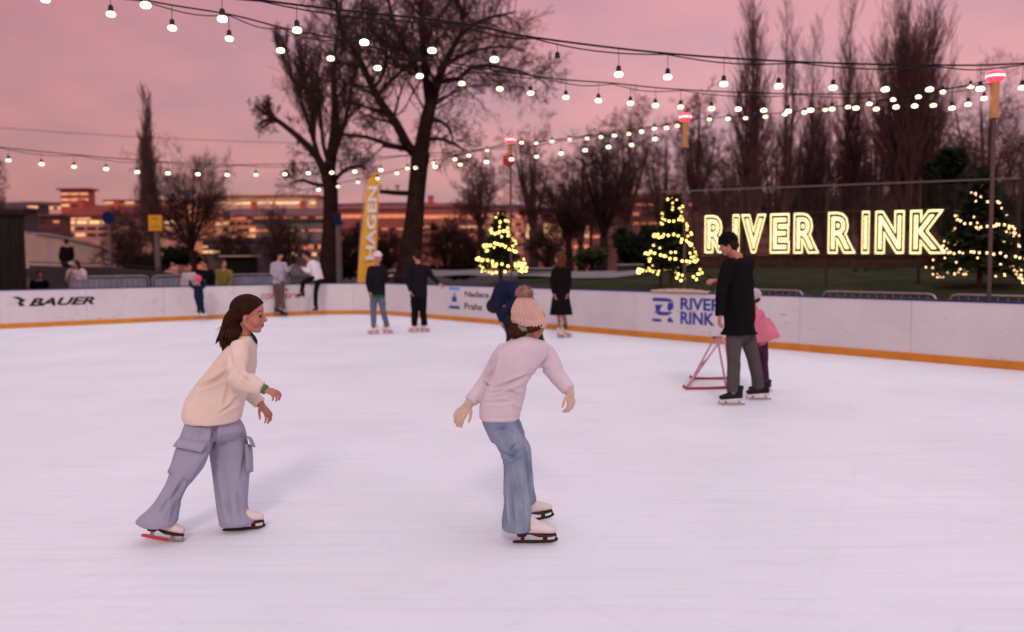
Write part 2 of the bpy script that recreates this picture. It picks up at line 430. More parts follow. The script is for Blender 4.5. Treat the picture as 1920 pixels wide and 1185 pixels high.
board_poly([[(22, 557), (34, 556), (47, 562), (37, 563)], [(36, 563.5), (50, 561), (42, 567), (36, 567)], [(33, 566), (42, 568), (47, 574), (36, 574)]], 'L', m_black, 'emblem')
board_text('com', 489, 550.6, 523, 560.6, 'L', m_red, offset=0.01, shear=0.15)
board_text('tre', 533, 548.6, 563, 559, 'L', m_red, offset=0.01, shear=0.15)
board_text('m', 512, 541, 540, 546, 'L', m_red, offset=0.01)
board_poly([[(567, 541), (586, 540.3), (586, 543), (567, 543.7)], [(571, 546), (590, 545.3), (590, 549), (571, 549.7)], [(566, 554), (589, 553.3), (589, 557), (566, 557.7)], [(567, 541), (571, 541), (571, 557), (567, 557)]], 'L', m_red, 'emblem')
# blue crest and two dark words
board_poly([[(842, 538.5), (862, 539.6), (862, 544.5), (842, 543.4)]], 'R', m_lblue, 'crest')
board_poly([[(842, 572.5), (862, 574), (862, 579.8), (842, 578)], [(848, 556), (856, 556.5), (857, 566), (847, 565.5)], [(851, 549), (853.5, 549), (853.5, 556), (851, 556)]], 'R', m_blue, 'crest')
board_text('Nadace', 872, 546.5, 917, 557.5, 'R', m_black, offset=0.012)
board_text('Praha', 871, 568.5, 904, 581.0, 'R', m_black, offset=0.012)
# river rink logo
board_poly([[(1224, 558), (1252, 559), (1260, 562), (1262, 566), (1224, 564.5)], [(1228, 571), (1243, 571.8), (1239, 577), (1237, 584), (1230, 583)],
            [(1226, 583.6), (1262, 585.3), (1252, 591.5), (1236, 591)], [(1253, 567), (1263, 567.5), (1263, 578), (1255, 584), (1251, 579)],
            [(1223, 597), (1240, 598), (1240, 603.5), (1223, 602)], [(1252, 598), (1257, 594), (1264, 604.8), (1252, 604)]], 'R', m_blue, 'emblem')
board_text('RIVER', 1276, 559.5, 1353, 582.5, 'R', m_blue, offset=0.03)
board_text('RINK', 1276, 585.5, 1340, 609, 'R', m_blue, offset=0.03)
# scuffs and bolt marks
for side, span in (('L', (10, 600)), ('R', (820, 1900))):
    polys = []
    for i in range(60):
        px = rb_scuff.uniform(*span)
        yb = (617 - 0.0453 * px) if side == 'L' else (639 + 0.0875 * (px - 1280)); yt = (547 - 0.031 * px) if side == 'L' else (546 + 0.033 * (px - 1280))
        py = yt + (yb - yt) * rb_scuff.uniform(0.2, 0.85); wd = rb_scuff.uniform(3, 12); sl_ = rb_scuff.uniform(-0.05, 0.08)
        polys.append([(px, py), (px + wd, py + wd * sl_), (px + wd, py + wd * sl_ + 0.6), (px, py + 0.5)])
    board_poly(polys, side, m_scuff, 'scuff_marks')['kind'] = 'stuff'
# ------------------------------------------------------------------ hills, lawn, paths
m_hill = mat('hill', (0.060, 0.040, 0.055), 1.0, 0.3, 0.01)
rh = random.Random(3)
h = MB(); npt = 120
top = []
for i in range(npt + 1):
    px = -700 + 3300 * i / npt
    y = 384 + 5 * math.sin(i * 0.21) + 4 * noise.noise(V((i * 0.17, 3.1, 0))) + rh.uniform(-0.8, 0.8)
    if px < 150: y = min(y, 381) - 3 * math.exp(-((px - 60) / 60) ** 2)
    top.append(at(px, y, 900))
vs = []; fs = []
for p in top:
    vs += [(p.x * 0.6, 560, -1), (p.x, 900, p.z), (p.x * 1.3, 1250, -1)]
for i in range(npt): fs += [(i * 3, i * 3 + 3, i * 3 + 4, i * 3 + 1), (i * 3 + 1, i * 3 + 4, i * 3 + 5, i * 3 + 2)]
h.add(vs, fs); tag(h.build('hills', m_hill, smooth=True), None, kind='structure')

# raised bank of lawn and path beyond the boards on the right
m_lawn = mat('lawn', (0.013, 0.016, 0.006), 0.95, 0.5, 0.9, bump=0.4, bscale=30, col2=(0.036, 0.038, 0.015))
m_path = mat('path_gravel', (0.17, 0.155, 0.16), 0.9, 0.15, 2.0, bump=0.3, bscale=40)
def bank(name, m, s0, s1, prof, zoff=0.0, wob=0.12):
    """sheet along the right boards: s metres from the corner, prof = (distance behind boards, height)"""
    mb = MB(); ns = 40; vs = []; fs = []; k = len(prof)
    for i in range(ns + 1):
        s = s0 + (s1 - s0) * i / ns
        for q, z in prof:
            p = a1 + dR * s - nR * q
            vs.append((p.x, p.y, z + zoff + (wob * noise.noise(p * 0.3) if q > 1.5 else 0)))
    for i in range(ns):
        for j in range(k - 1): fs.append((i * k + j, (i + 1) * k + j, (i + 1) * k + j + 1, i * k + j + 1))
    mb.add(vs, fs); return tag(mb.build(name, m, smooth=True), None, kind='structure')
bank('lawn', m_lawn, -1.0, 60.0, [(1.2, -0.02), (2.6, 0.45), (4.5, 0.95), (8, 1.2), (14, 1.4), (26, 1.45), (40, 1.45), (42, -0.1)])
bank('path', m_path, -14.0, 3.4, [(6.0, 1.06), (8.5, 1.22)], 0.06, 0.12)
# ------------------------------------------------------------------ bare trees
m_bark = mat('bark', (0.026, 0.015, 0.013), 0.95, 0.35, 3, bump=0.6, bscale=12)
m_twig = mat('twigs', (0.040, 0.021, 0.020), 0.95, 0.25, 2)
m_bark_far = mat('bark_far_hazed', (0.070, 0.036, 0.037), 0.95, 0.25, 1.0)  # paler than the near bark: distance haze put into the colour
m_twig_far = mat('twigs_far_hazed', (0.092, 0.046, 0.047), 0.95, 0.2, 1.0)  # far twigs lightened too, the haze is in their colour
class Tree:
    def __init__(s, seed, rmin=0.007, depth=4):
        s.r = random.Random(seed); s.t = MB(); s.c = MB(); s.rmin = rmin; s.maxdepth = depth
    def perp(s, d):
        a = V((s.r.gauss(0, 1), s.r.gauss(0, 1), s.r.gauss(0, 1))); a -= d * a.dot(d); return a.normalized()
    def limb(s, pts, radii, nsub, sub_len, n=8, trunk=True, start=0.15, up=0.35, depth=1, spread=0.9, whippy=0.5):
        (s.t if trunk else s.c).tube(pts, radii, n=n, sub=3)
        s.spray(pts, radii, nsub, sub_len, start, up, depth, spread, whippy)
    def spray(s, pts, radii, nsub, sub_len, start=0.15, up=0.35, depth=1, spread=0.9, whippy=0.5):
        pts = [V(p) for p in pts]; segs = [(pts[i + 1] - pts[i]).length for i in range(len(pts) - 1)]; tot = sum(segs)
        for k in range(nsub):
            t = start + (1 - start) * ((k + s.r.random()) / nsub); u = t * tot; i = 0
            while i < len(segs) - 1 and u > segs[i]: u -= segs[i]; i += 1
            f = min(1, u / segs[i]); p = pts[i].lerp(pts[i + 1], f); d = (pts[i + 1] - pts[i]).normalized()
            rad = radii[i] + (radii[i + 1] - radii[i]) * f
            a = s.perp(d); nd = (d * (1 - spread * 0.55) + a * spread + V((0, 0, up))).normalized()
            ln = sub_len * s.r.uniform(0.55, 1.15) * (1.15 - 0.55 * t)
            s.grow(p, nd, ln, max(s.rmin, min(rad * 0.55, ln * 0.022)), depth, up, spread, whippy)
    def grow(s, p, d, ln, r, depth, up, spread, whippy):
        k = 3 if depth < s.maxdepth else 2
        pts = [p]; dd = d
        for i in range(k):
            dd = (dd + s.perp(dd) * whippy * 0.35 * s.r.uniform(0.3, 1) + V((0, 0, up * 0.18))).normalized()
            pts.append(pts[-1] + dd * (ln / k))
        rr = [max(s.rmin * 0.8, r * (1 - 0.8 * i / k)) for i in range(k + 1)]
        s.c.tube(pts, rr, n=5 if r > 0.03 else 3, cap=False)
        if depth >= s.maxdepth: return
        nb = 4 if depth < 3 else 5
        nb = max(2, nb + s.r.randint(-1, 1))
        for j in range(nb):
            t = 0.25 + 0.75 * (j + s.r.random()) / nb; u = t * k; i = min(k - 1, int(u))
            q = pts[i].lerp(pts[i + 1], u - i); bd = (pts[i + 1] - pts[i]).normalized()
            nd = (bd * 0.75 + s.perp(bd) * spread * 0.8 + V((0, 0, up * 0.5))).normalized()
            s.grow(q, nd, ln * s.r.uniform(0.42, 0.66), max(s.rmin, r * 0.5), depth + 1, up, spread, whippy)
    def build(s, name, label, base, mt=None, mc=None, group='bare winter trees beyond the rink'):
        e = thing(name, label, 'tree', base, group)
        s.t.build('trunk', mt or m_bark, e, smooth=True); s.c.build('crown', mc or m_twig, e); return e
def P(d, *xy): return [at(x, y, d) for x, y in xy]
def rad(d, *px): return [w * .86 / F * d / 2 for w in px]

# the big tree in the middle
D = 34.0; T = Tree(11, 0.0065, 4)
T.t.tube(P(D, (766, 532), (769, 480), (776, 420), (780, 372), (785, 320), (789, 285)), rad(D, 66, 50, 42, 38, 38, 42), n=12, sub=3)
T.limb(P(D, (789, 288), (797, 240), (807, 197), (818, 160), (835, 118), (862, 68), (901, 39), (967, 22)), rad(D, 34, 30, 27, 22, 15, 10, 7, 4), 46, 2.4, up=0.2, start=0.2)
T.limb([at(806, 200, D), at(800, 160, D + .6), at(793, 90, D + 1), at(790, 20, D + 1.3), at(796, -60, D + 1.5), at(800, -130, D + 1.5)], rad(D, 20, 18, 15, 12, 8, 4), 42, 2.6, up=0.2)
T.limb([at(783, 290, D), at(765, 274, D - .4), at(743, 232, D - .8), at(712, 189, D - 1), at(690, 145, D - 1), at(668, 100, D - .8), at(640, 57, D - .6), at(630, 0, D), at(622, -70, D)], rad(D, 24, 22, 19, 17, 15, 12, 10, 7, 4), 46, 2.5, up=0.22)
T.limb(P(D, (820, 156), (840, 150), (862, 146), (880, 129), (914, 123), (967, 132), (1000, 143), (1024, 156)), rad(D, 12, 11, 9, 9, 8, 6, 4, 3), 36, 1.6, up=-0.05)
T.limb(P(D + 1, (835, 120), (858, 108), (900, 92), (950, 88), (985, 96)), rad(D, 9, 8, 6, 5, 3), 16, 1.3, up=0.05)
T.limb(P(D - 1, (708, 182), (724, 160), (760, 128), (790, 112)), rad(D, 9, 8, 6, 3), 14, 1.5, up=0.2)
T.limb(P(D, (788, 282), (765, 279), (742, 275), (717, 272)), rad(D, 13, 13, 12, 10), 4, 0.5)
T.limb(P(D, (744, 276), (715, 266), (686, 257), (664, 254), (642, 252)), rad(D, 10, 9, 8, 6, 4), 20, 1.3, up=0.1)
T.limb(P(D, (778, 362), (750, 362), (712, 359)), rad(D, 11, 11, 9), 3, 0.4)
T.limb(P(D + .6, (797, 262), (822, 260), (848, 268), (875, 284)), rad(D, 9, 8, 6, 4), 14, 1.2, up=-0.15)
T.limb([at(800, 235, D), at(818, 225, D - 1.2), at(842, 240, D - 2), at(850, 270, D - 2.2)], rad(D, 9, 8, 6, 3), 14, 1.2, up=0.0)
T.limb([at(815, 165, D), at(792, 140, D - 1.5), at(760, 90, D - 2.4), at(735, 30, D - 2.6), at(720, -40, D - 2.5)], rad(D, 13, 11, 9, 6, 4), 36, 2.3, up=0.2)
T.limb([at(700, 165, D - 1), at(718, 140, D - 1.5), at(726, 90, D - 1.8), at(716, 30, D - 1.5)], rad(D, 9, 8, 6, 4), 18, 1.7, up=0.2)
T.limb([at(862, 68, D), at(868, 30, D + .5), at(850, -20, D + 1), at(858, -70, D + 1)], rad(D, 9, 8, 6, 4), 28, 2.0, up=0.1)
T.build('bare_tree', 'huge dark bare tree with a thick forking trunk, tallest beside the yellow flag', at(766, 532, D))

# the pollarded tree to its left
D = 40.0; T = Tree(23, 0.0075, 4)
T.t.tube(P(D, (612, 530), (615, 483), (619, 420), (620, 360), (616, 329)), rad(D, 44, 36, 32, 32, 34), n=12, sub=3)
T.limb(P(D, (616, 332), (622, 290), (628, 240), (628, 190), (624, 140), (632, 66), (640, 10)), rad(D, 27, 24, 20, 15, 10, 6, 4), 30, 2.1, up=0.45, spread=0.7)
T.limb(P(D, (612, 334), (604, 312), (588, 285), (556, 254), (530, 233), (510, 219)), rad(D, 22, 18, 16, 13, 11, 10), 8, 0.9, up=0.3)
for i, q in enumerate([((510, 219), (494, 210), (484, 202), (478, 196)), ((512, 221), (500, 206), (493, 196)), ((516, 222), (498, 226), (486, 232)), ((520, 226), (505, 230), (492, 240)), ((512, 220), (504, 198), (500, 188))]):
    T.limb(P(D, *q), rad(D, *([7] * (len(q) - 1) + [4])), 5, 0.6, trunk=False, up=0.15)
T.limb(P(D + .5, (600, 306), (588, 262), (574, 215), (560, 175), (543, 131), (528, 92)), rad(D, 13, 10, 8, 6, 4, 3), 42, 1.7, up=0.7, spread=0.6)
T.limb(P(D + 1, (590, 270), (588, 220), (575, 165), (566, 110)), rad(D, 7, 6, 5, 3), 24, 1.6, up=0.7, spread=0.6)
T.limb(P(D - .5, (622, 300), (640, 250), (652, 205), (660, 150), (668, 95)), rad(D, 12, 10, 7, 5, 3), 20, 1.6, up=0.6, spread=0.55)
T.limb(P(D - 1, (620, 318), (606, 270), (602, 220), (596, 165), (598, 105)), rad(D, 10, 8, 6, 4, 3), 18, 1.4, up=0.7, spread=0.5)
T.limb(P(D, (618, 350), (590, 345), (565, 338), (545, 345)), rad(D, 10, 8, 6, 3), 14, 1.1, up=0.3)
T.limb(P(D, (622, 345), (645, 320), (668, 312), (690, 318)), rad(D, 10, 8, 6, 3), 14, 1.2, up=0.3)
T.build('bare_tree', 'bare pollarded tree with one knobbly limb reaching sideways and brush-like shoots', at(612, 530, D))

def columnar(px, pyb, pyt, hw, d, seed, label, n1=70, multi=3, far=True, rmin=0.010, lenk=1.0):
    """fastigiate poplar: several near-parallel stems with steep shoots"""
    T = Tree(seed, rmin, 3); r = T.r; b = at(px, pyb, d); t = at(px, pyt, d); Hh = t.z - b.z; wd = hw / F * d
    mid = b + V((0, 0, Hh * 0.16))
    T.t.tube([b, b + V((0, 0, Hh * .06)), mid], [Hh * 0.017 + .1, Hh * 0.015 + .08, Hh * 0.014 + .06], n=8)
    for k in range(multi):
        ox = r.uniform(-0.75, 0.75) * wd * (1 if k else 0.2); oy = r.uniform(-0.7, 0.7) * wd; hh = Hh * (1 if k == 0 else r.uniform(0.62, 0.93))
        pts = [mid, mid + V((ox * .6, oy * .6, (hh - Hh * .16) * .3)), mid + V((ox, oy, (hh - Hh * .16) * .65)), mid + V((ox * 0.9, oy * 0.9, hh - Hh * .16))]
        rr = Hh * 0.0085
        T.limb(pts, [rr, rr * .75, rr * .45, rmin], n1, wd * 2.3 * lenk, n=6, up=1.0, spread=0.75, whippy=0.3, start=0.0)
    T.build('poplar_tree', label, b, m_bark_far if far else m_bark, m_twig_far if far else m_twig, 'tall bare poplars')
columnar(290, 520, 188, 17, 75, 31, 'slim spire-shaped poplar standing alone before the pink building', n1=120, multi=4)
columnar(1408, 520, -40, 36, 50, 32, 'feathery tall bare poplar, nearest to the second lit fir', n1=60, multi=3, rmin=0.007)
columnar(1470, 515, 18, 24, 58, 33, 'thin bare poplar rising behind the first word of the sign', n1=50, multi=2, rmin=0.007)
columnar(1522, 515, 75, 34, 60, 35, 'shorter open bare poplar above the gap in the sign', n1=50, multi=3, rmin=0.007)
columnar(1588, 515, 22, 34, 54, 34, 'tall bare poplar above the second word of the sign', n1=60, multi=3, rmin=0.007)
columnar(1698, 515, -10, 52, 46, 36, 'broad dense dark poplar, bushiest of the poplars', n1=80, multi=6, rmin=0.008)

def spreading(px, pyb, pyt, hw, d, seed, label, fork=0.35, far=True, rmin=0.0075, nl=6, up=0.35, nsub=14, trunkw=None, name='bare_tree'):
    T = Tree(seed, rmin, 4); r = T.r; b = at(px, pyb, d); t = at(px, pyt, d); Hh = t.z - b.z; wd = hw / F * d; tw = (trunkw or 14) / F * d / 2
    f = b + V((r.uniform(-.1, .1) * wd, 0, Hh * fork))
    T.t.tube([b, b.lerp(f, .5) + V((wd * .03, 0, 0)), f], [tw * 1.3, tw, tw * .95], n=8, sub=2)
    for k in range(nl):
        a = 2 * PI * (k + r.random() * .6) / nl; q = r.uniform(0.35, 1.0) if k else 0.1
        hh = Hh * (r.uniform(0.72, 1.0) if k else 1.0); ex = math.cos(a) * wd * q; ey = math.sin(a) * wd * q
        pts = [f, f + V((ex * .35, ey * .35, (hh - Hh * fork) * .3)), f + V((ex * .75, ey * .75, (hh - Hh * fork) * .65)), f + V((ex, ey, hh - Hh * fork))]
        T.limb(pts, [tw * .6, tw * .42, tw * .25, rmin], nsub, wd * 0.95, n=6, up=up * .6, start=0.05, spread=1.0, whippy=.7)
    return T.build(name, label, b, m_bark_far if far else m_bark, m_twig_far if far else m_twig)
spreading(362, 520, 318, 85, 56, 41, 'low round bare tree behind the yellow square sign', fork=.25, nl=7, trunkw=14, nsub=13, far=False)
spreading(-12, 470, 300, 26, 60, 42, 'bare tree cut by the picture edge above the dark kiosk', nl=5)
spreading(905, 515, 300, 46, 52, 43, 'grey bare tree between the big tree and the first lit fir', fork=.38, nl=6, trunkw=12)
spreading(1000, 515, 232, 50, 60, 44, 'slender bare tree behind the first lit fir', fork=.3, nl=7, trunkw=16)
spreading(1068, 515, 330, 44, 48, 45, 'small twiggy bare tree behind the woman in black', fork=.3, nl=6, far=False)
spreading(1128, 515, 262, 60, 44, 46, 'dense bare tree with a dark trunk between the two lit firs', fork=.28, nl=7, trunkw=16, nsub=12, far=False)
spreading(1178, 512, 195, 70, 56, 47, 'tall wide bare tree behind the second lit fir', fork=.3, nl=8, trunkw=16, nsub=13)
spreading(1304, 512, 178, 50, 50, 48, 'upright bare tree with a straight stem just beside the glowing sign', fork=.35, nl=7, trunkw=18, nsub=14, up=0.7)
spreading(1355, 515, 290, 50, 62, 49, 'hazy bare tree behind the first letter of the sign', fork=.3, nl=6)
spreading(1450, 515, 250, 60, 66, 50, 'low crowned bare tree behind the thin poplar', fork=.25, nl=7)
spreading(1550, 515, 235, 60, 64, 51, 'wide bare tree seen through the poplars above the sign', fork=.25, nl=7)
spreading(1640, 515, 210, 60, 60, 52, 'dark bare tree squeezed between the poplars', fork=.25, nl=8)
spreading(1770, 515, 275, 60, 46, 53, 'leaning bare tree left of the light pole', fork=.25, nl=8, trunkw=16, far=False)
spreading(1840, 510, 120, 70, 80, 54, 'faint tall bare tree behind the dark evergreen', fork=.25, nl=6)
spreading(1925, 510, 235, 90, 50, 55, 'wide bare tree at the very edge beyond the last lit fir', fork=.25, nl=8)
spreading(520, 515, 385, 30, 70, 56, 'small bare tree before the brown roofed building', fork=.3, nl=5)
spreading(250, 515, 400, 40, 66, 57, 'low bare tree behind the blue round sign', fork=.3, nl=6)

for px_, yt_, hw_, d_, sd_, lb in ((1245, 235, 55, 66, 71, 'hazy bare tree rising behind the tip of the plump lit fir'), (1400, 245, 52, 70, 72, 'hazy bare tree at the foot of the feathery poplar'), (1495, 225, 50, 72, 73, 'hazy bare tree behind the last letter of the first word'),
    (1610, 240, 55, 74, 74, 'hazy bare tree at the foot of the poplar above the second word'), (1725, 220, 60, 66, 75, 'hazy bare tree beside the bushiest poplar'), (1090, 270, 50, 68, 76, 'hazy bare tree behind the glowing panes'), (1815, 230, 60, 62, 77, 'twiggy bare tree just beside the nearest light pole')):
    spreading(px_, 515, yt_, hw_, d_, sd_, lb, fork=.22, nl=7, nsub=13)
for px_, yt_, hw_, d_, sd_, lb in ((540, 430, 40, 52, 81, 'twiggy bare bush behind the striped top'), (668, 425, 36, 46, 82, 'twiggy bare bush between the pollarded tree and the yellow flag'), (728, 440, 34, 44, 83, 'twiggy bare bush just beside the yellow flag'),
    (835, 420, 44, 42, 84, 'twiggy bare bush at the foot of the big bare tree'), (890, 438, 36, 40, 85, 'twiggy bare bush behind the navy skater'), (440, 445, 36, 50, 86, 'twiggy bare bush above the black stall'), (250, 455, 40, 48, 87, 'twiggy bare bush at the end of the footbridge'), (1030, 430, 40, 44, 88, 'twiggy bare bush behind the auburn-haired woman')):
    spreading(px_, 520, yt_, hw_, d_, sd_, lb, fork=.10, nl=8, nsub=9, trunkw=7, far=False, name='bare_bush')
# dark evergreens and shrubs
m_leaf_dark = mat('evergreen', (0.010, 0.014, 0.008), 0.9, 0.45, 3)
m_leaf_shrub = mat('shrub_leaves', (0.030, 0.040, 0.012), 0.9, 0.5, 4)
def leaf_cloud(mb, c, rx, ry, rz, n, size, r):
    for i in range(n):
        v = V((r.gauss(0, 1), r.gauss(0, 1), r.gauss(0, 1))).normalized() * (r.random() ** 0.45)
        p = V(c) + V((v.x * rx, v.y * ry, v.z * rz))
        a = V((r.gauss(0, 1), r.gauss(0, 1), r.gauss(0, 1))).normalized(); b2 = a.orthogonal().normalized(); s = size * r.uniform(.5, 1.3)
        mb.add([p - a * s - b2 * s * .45, p + a * s - b2 * s * .3, p + a * s * 1.1 + b2 * s * .3, p - a * s * .8 + b2 * s * .5], [(0, 1, 2, 3)])
def bush(name, label, cat, px, pyc, d, hw, hh, n, size, seed, m, blobs=6, group=None, trunk=True):
    r = random.Random(seed); c = at(px, pyc, d); wx = hw / F * d; wz = hh / F * d
    b = V((c.x, c.y, max(0.0, c.z - wz))); e = thing(name, label, cat, b, group)
    mb = MB(); st = MB()
    for k in range(blobs):
        bc = c + V((r.uniform(-.6, .6) * wx, r.uniform(-.5, .5) * wx, r.uniform(-.6, .6) * wz))
        leaf_cloud(mb, bc, wx * r.uniform(.3, .55), wx * .5, wz * r.uniform(.3, .5), n // blobs, size, r)
        st.tube([b + V((r.uniform(-.1, .1), 0, 0)), (b + bc) / 2 + V((r.uniform(-.2, .2), 0, .1)), bc], [0.05, 0.03, 0.01], n=5, sub=2)
    mb.build('foliage', m, e); st.build('trunk', m_bark, e)
bush('evergreen_tree', 'dark evergreen rising behind the last lit fir', 'tree', 1842, 395, 27, 62, 110, 5200, 0.16, 61, m_leaf_dark, 12, 'dark evergreens by the sign')
bush('evergreen_tree', 'dark leaning evergreen clump above the last letter of the sign', 'tree', 1762, 345, 36, 44, 70, 3000, 0.16, 62, m_leaf_dark, 9, 'dark evergreens by the sign')
bush('evergreen_tree', 'low dark evergreen spreading at the edge beyond the last lit fir', 'tree', 1915, 470, 22, 50, 70, 2600, 0.12, 63, m_leaf_dark, 8, 'dark evergreens by the sign')
bush('shrub', 'olive green shrub near the woman in black', 'shrub', 1112, 482, 34, 36, 26, 1500, 0.10, 64, m_leaf_shrub, 7, 'shrubs beyond the boards')
bush('shrub', 'brownish shrub under the second word of the sign', 'shrub', 1640, 512, 26, 60, 12, 1300, 0.09, 65, m_leaf_shrub, 7, 'shrubs beyond the boards')
bush('shrub', 'dark shrub at the foot of the big bare tree', 'shrub', 850, 500, 44, 70, 24, 1800, 0.13, 66, m_leaf_dark, 8, 'shrubs beyond the boards')
bush('shrub', 'dark shrub behind the people at the corner', 'shrub', 655, 498, 50, 40, 26, 1300, 0.14, 67, m_leaf_dark, 7, 'shrubs beyond the boards')
bush('shrub', 'dark hedge-like shrub behind the yellow sign pole', 'shrub', 300, 480, 60, 70, 32, 2400, 0.16, 68, m_leaf_dark, 9, 'shrubs beyond the boards')
bush('shrub', 'dark shrub between the second lit fir and the sign', 'shrub', 1190, 455, 40, 50, 60, 2200, 0.14, 69, m_leaf_dark, 9, 'shrubs beyond the boards')

# ------------------------------------------------------------------ the town
m_brick = mat('brick_red', (0.42, 0.085, 0.06), 0.9, 0.2, 0.4)
m_roof_red = mat('roof_red', (0.20, 0.036, 0.030), 0.9, 0.2, 0.3)
m_roof_brown = mat('roof_brown', (0.125, 0.052, 0.050), 0.9, 0.15, 0.3)
m_fac_pink = mat('facade_sunset_pink', (0.60, 0.27, 0.21), 0.9, 0.12, 0.2)  # sunset light on the walls is put into the pink
m_fac_orange = mat('facade_sunset_orange', (0.66, 0.26, 0.14), 0.9, 0.12, 0.2)  # orange of the sunset light painted into the wall colour
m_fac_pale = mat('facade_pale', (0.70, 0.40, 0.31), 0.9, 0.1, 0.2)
m_fac_dark = mat('facade_dark', (0.085, 0.058, 0.058), 0.9, 0.2, 0.3)
m_fac_grey = mat('facade_grey', (0.15, 0.125, 0.125), 0.9, 0.2, 0.3)
m_win = mat('window_glass', (0.08, 0.04, 0.04), 0.15, 0.3, 0.5)
m_win_lit = mat('window_lit', (0.5, 0.3, 0.15), 0.4, emit=(1.0, 0.50, 0.24), estr=.8)
m_win_orange = mat('window_sunset', (0.5, 0.2, 0.1), 0.4, emit=(1.0, 0.26, 0.13), estr=0.6)
m_win_yellow = mat('window_bright', (0.5, 0.4, 0.2), 0.4, emit=(1.0, 0.64, 0.27), estr=1.05)
def building(label, x0, x1, yt, d, dep, m_wall, m_roof, rows, roof='flat', roof_h=0, wins=None, group='town buildings beyond the river', yb=None, inset=0, overhang=0.4, seed=1, chim=0):
    """front wall spans px x0..x1 at distance d with its eaves at py yt; rows = list of (py top, py bottom, columns, lit share, material, fill)"""
    r = random.Random(seed); A = at(x0, yt, d); B = at(x1, yt, d); zt = A.z * .5 + B.z * .5; z0 = -0.02
    e = thing('building', label, 'building', ((A.x + B.x) / 2, d, 0), group)
    m = MB(); m.box(((A.x + B.x) / 2, d + dep / 2, (zt + z0) / 2), (B.x - A.x, dep, zt - z0)); m.build('wall', m_wall, e)
    rf = MB(); px = F / d
    if roof == 'hip':
        h2 = roof_h / px; i2 = inset / px; o = overhang; xa, xb = A.x - o, B.x + o; ya, yb2 = d - o, d + dep + o
        vs = [(xa, ya, zt), (xb, ya, zt), (xb, yb2, zt), (xa, yb2, zt), (xa + i2, d + dep * .5, zt + h2), (xb - i2, d + dep * .5, zt + h2)]
        rf.add(vs, [(0, 1, 5, 4), (2, 3, 4, 5), (1, 2, 5), (3, 0, 4), (3, 2, 1, 0)])
    else:
        rf.box(((A.x + B.x) / 2, d + dep / 2, zt + .2), (B.x - A.x + 2 * overhang, dep + 2 * overhang, .4))
    ro = rf.build('roof', m_roof, e)
    for k in range(chim):
        cx = A.x + (B.x - A.x) * (k + .5 + r.uniform(-.2, .2)) / chim; ch = MB(); ch.box((cx, d + dep * .45, zt + roof_h / px * .9 + .3), (.9, .9, 1.8)); ch.box((cx, d + dep * .45, zt + roof_h / px * .9 + 1.25), (1.1, 1.1, .12)); ch.build('chimney', m_brick, ro)
    for (y0, y1, nc, lit, ml, fill) in rows:
        za = at((x0 + x1) / 2, y0, d).z; zb = at((x0 + x1) / 2, y1, d).z; wd = (B.x - A.x) / nc
        for c in range(nc):
            cx = A.x + wd * (c + .5); ww = wd * (.70 + .26 * fill)
            if lit >= 1 or r.random() < lit: mm = ml
            else: mm = m_win
            wm = MB(); wm.box((cx, d - .02, (za + zb) / 2), (ww, .16, za - zb))
            f2 = .12 if za - zb > .6 else .06
            o = wm.build('window', mm, e)
    return e
building('red brick tower block with lit top windows above the red roofed building', 113, 166, 356, 230, 3.5, m_brick, m_roof_red, [(362, 365, 3, 1, m_win_lit, .55), (373, 376, 3, 1, m_win_lit, .55), (383, 387, 3, .5, m_win_lit, .5)], overhang=.8, seed=1)
building('long building with a dark red hipped roof and pink lit facade', 118, 330, 405, 150, 3.5, m_fac_pink, m_roof_red, [(408, 411, 8, .3, m_win_lit, .5), (414, 419, 9, .35, m_win_yellow, .32), (425, 431, 10, .35, m_win_lit, .45), (437, 443, 10, .2, m_win_lit, .45)], roof='hip', roof_h=20, inset=22, seed=4, chim=3)
building('small block with orange lit windows at the foot of the hills', 50, 72, 384, 320, 12, m_fac_dark, m_roof_brown, [(386, 395, 1, 1, m_win_lit, .8)], seed=2)
building('small pale block right beside the brick tower', 92, 116, 384, 300, 12, m_fac_pale, m_roof_brown, [(388, 392, 3, .5, m_win_lit, .5)], seed=3)
building('dark low block with two yellow window bands behind the kiosk roof', -60, 44, 394, 120, 3.5, m_fac_dark, m_fac_dark, [(397, 403, 6, .7, m_win_yellow, .8), (408, 413, 6, .8, m_win_yellow, .85), (424, 430, 6, .1, m_win_lit, .6)], seed=5)
building('dark maroon block behind the footbridge parapet', 46, 112, 406, 140, 3.5, mat('facade_maroon', (0.12, 0.045, 0.05), 0.9, 0.2, 0.3), m_roof_brown, [(414, 418, 5, .1, m_win_orange, .5), (428, 433, 5, .2, m_win_orange, .5), (440, 445, 5, .2, m_win_lit, .5)], seed=6)
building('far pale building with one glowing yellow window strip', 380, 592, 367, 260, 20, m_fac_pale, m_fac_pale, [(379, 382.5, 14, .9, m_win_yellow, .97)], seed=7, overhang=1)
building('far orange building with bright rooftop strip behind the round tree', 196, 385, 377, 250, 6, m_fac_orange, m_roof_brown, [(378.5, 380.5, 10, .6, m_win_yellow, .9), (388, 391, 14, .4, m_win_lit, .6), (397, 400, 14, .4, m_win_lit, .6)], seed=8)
building('wide building with a brown hipped roof and glowing orange facade', 404, 606, 405, 145, 16, m_fac_orange, m_roof_brown, [(407.5, 411, 14, .7, m_win_orange, .85), (416, 422, 16, .25, m_win_lit, .4), (428, 434, 16, .3, m_win_lit, .4), (441, 447, 16, .2, m_win_lit, .4)], roof='hip', roof_h=20, inset=16, seed=9, chim=2)
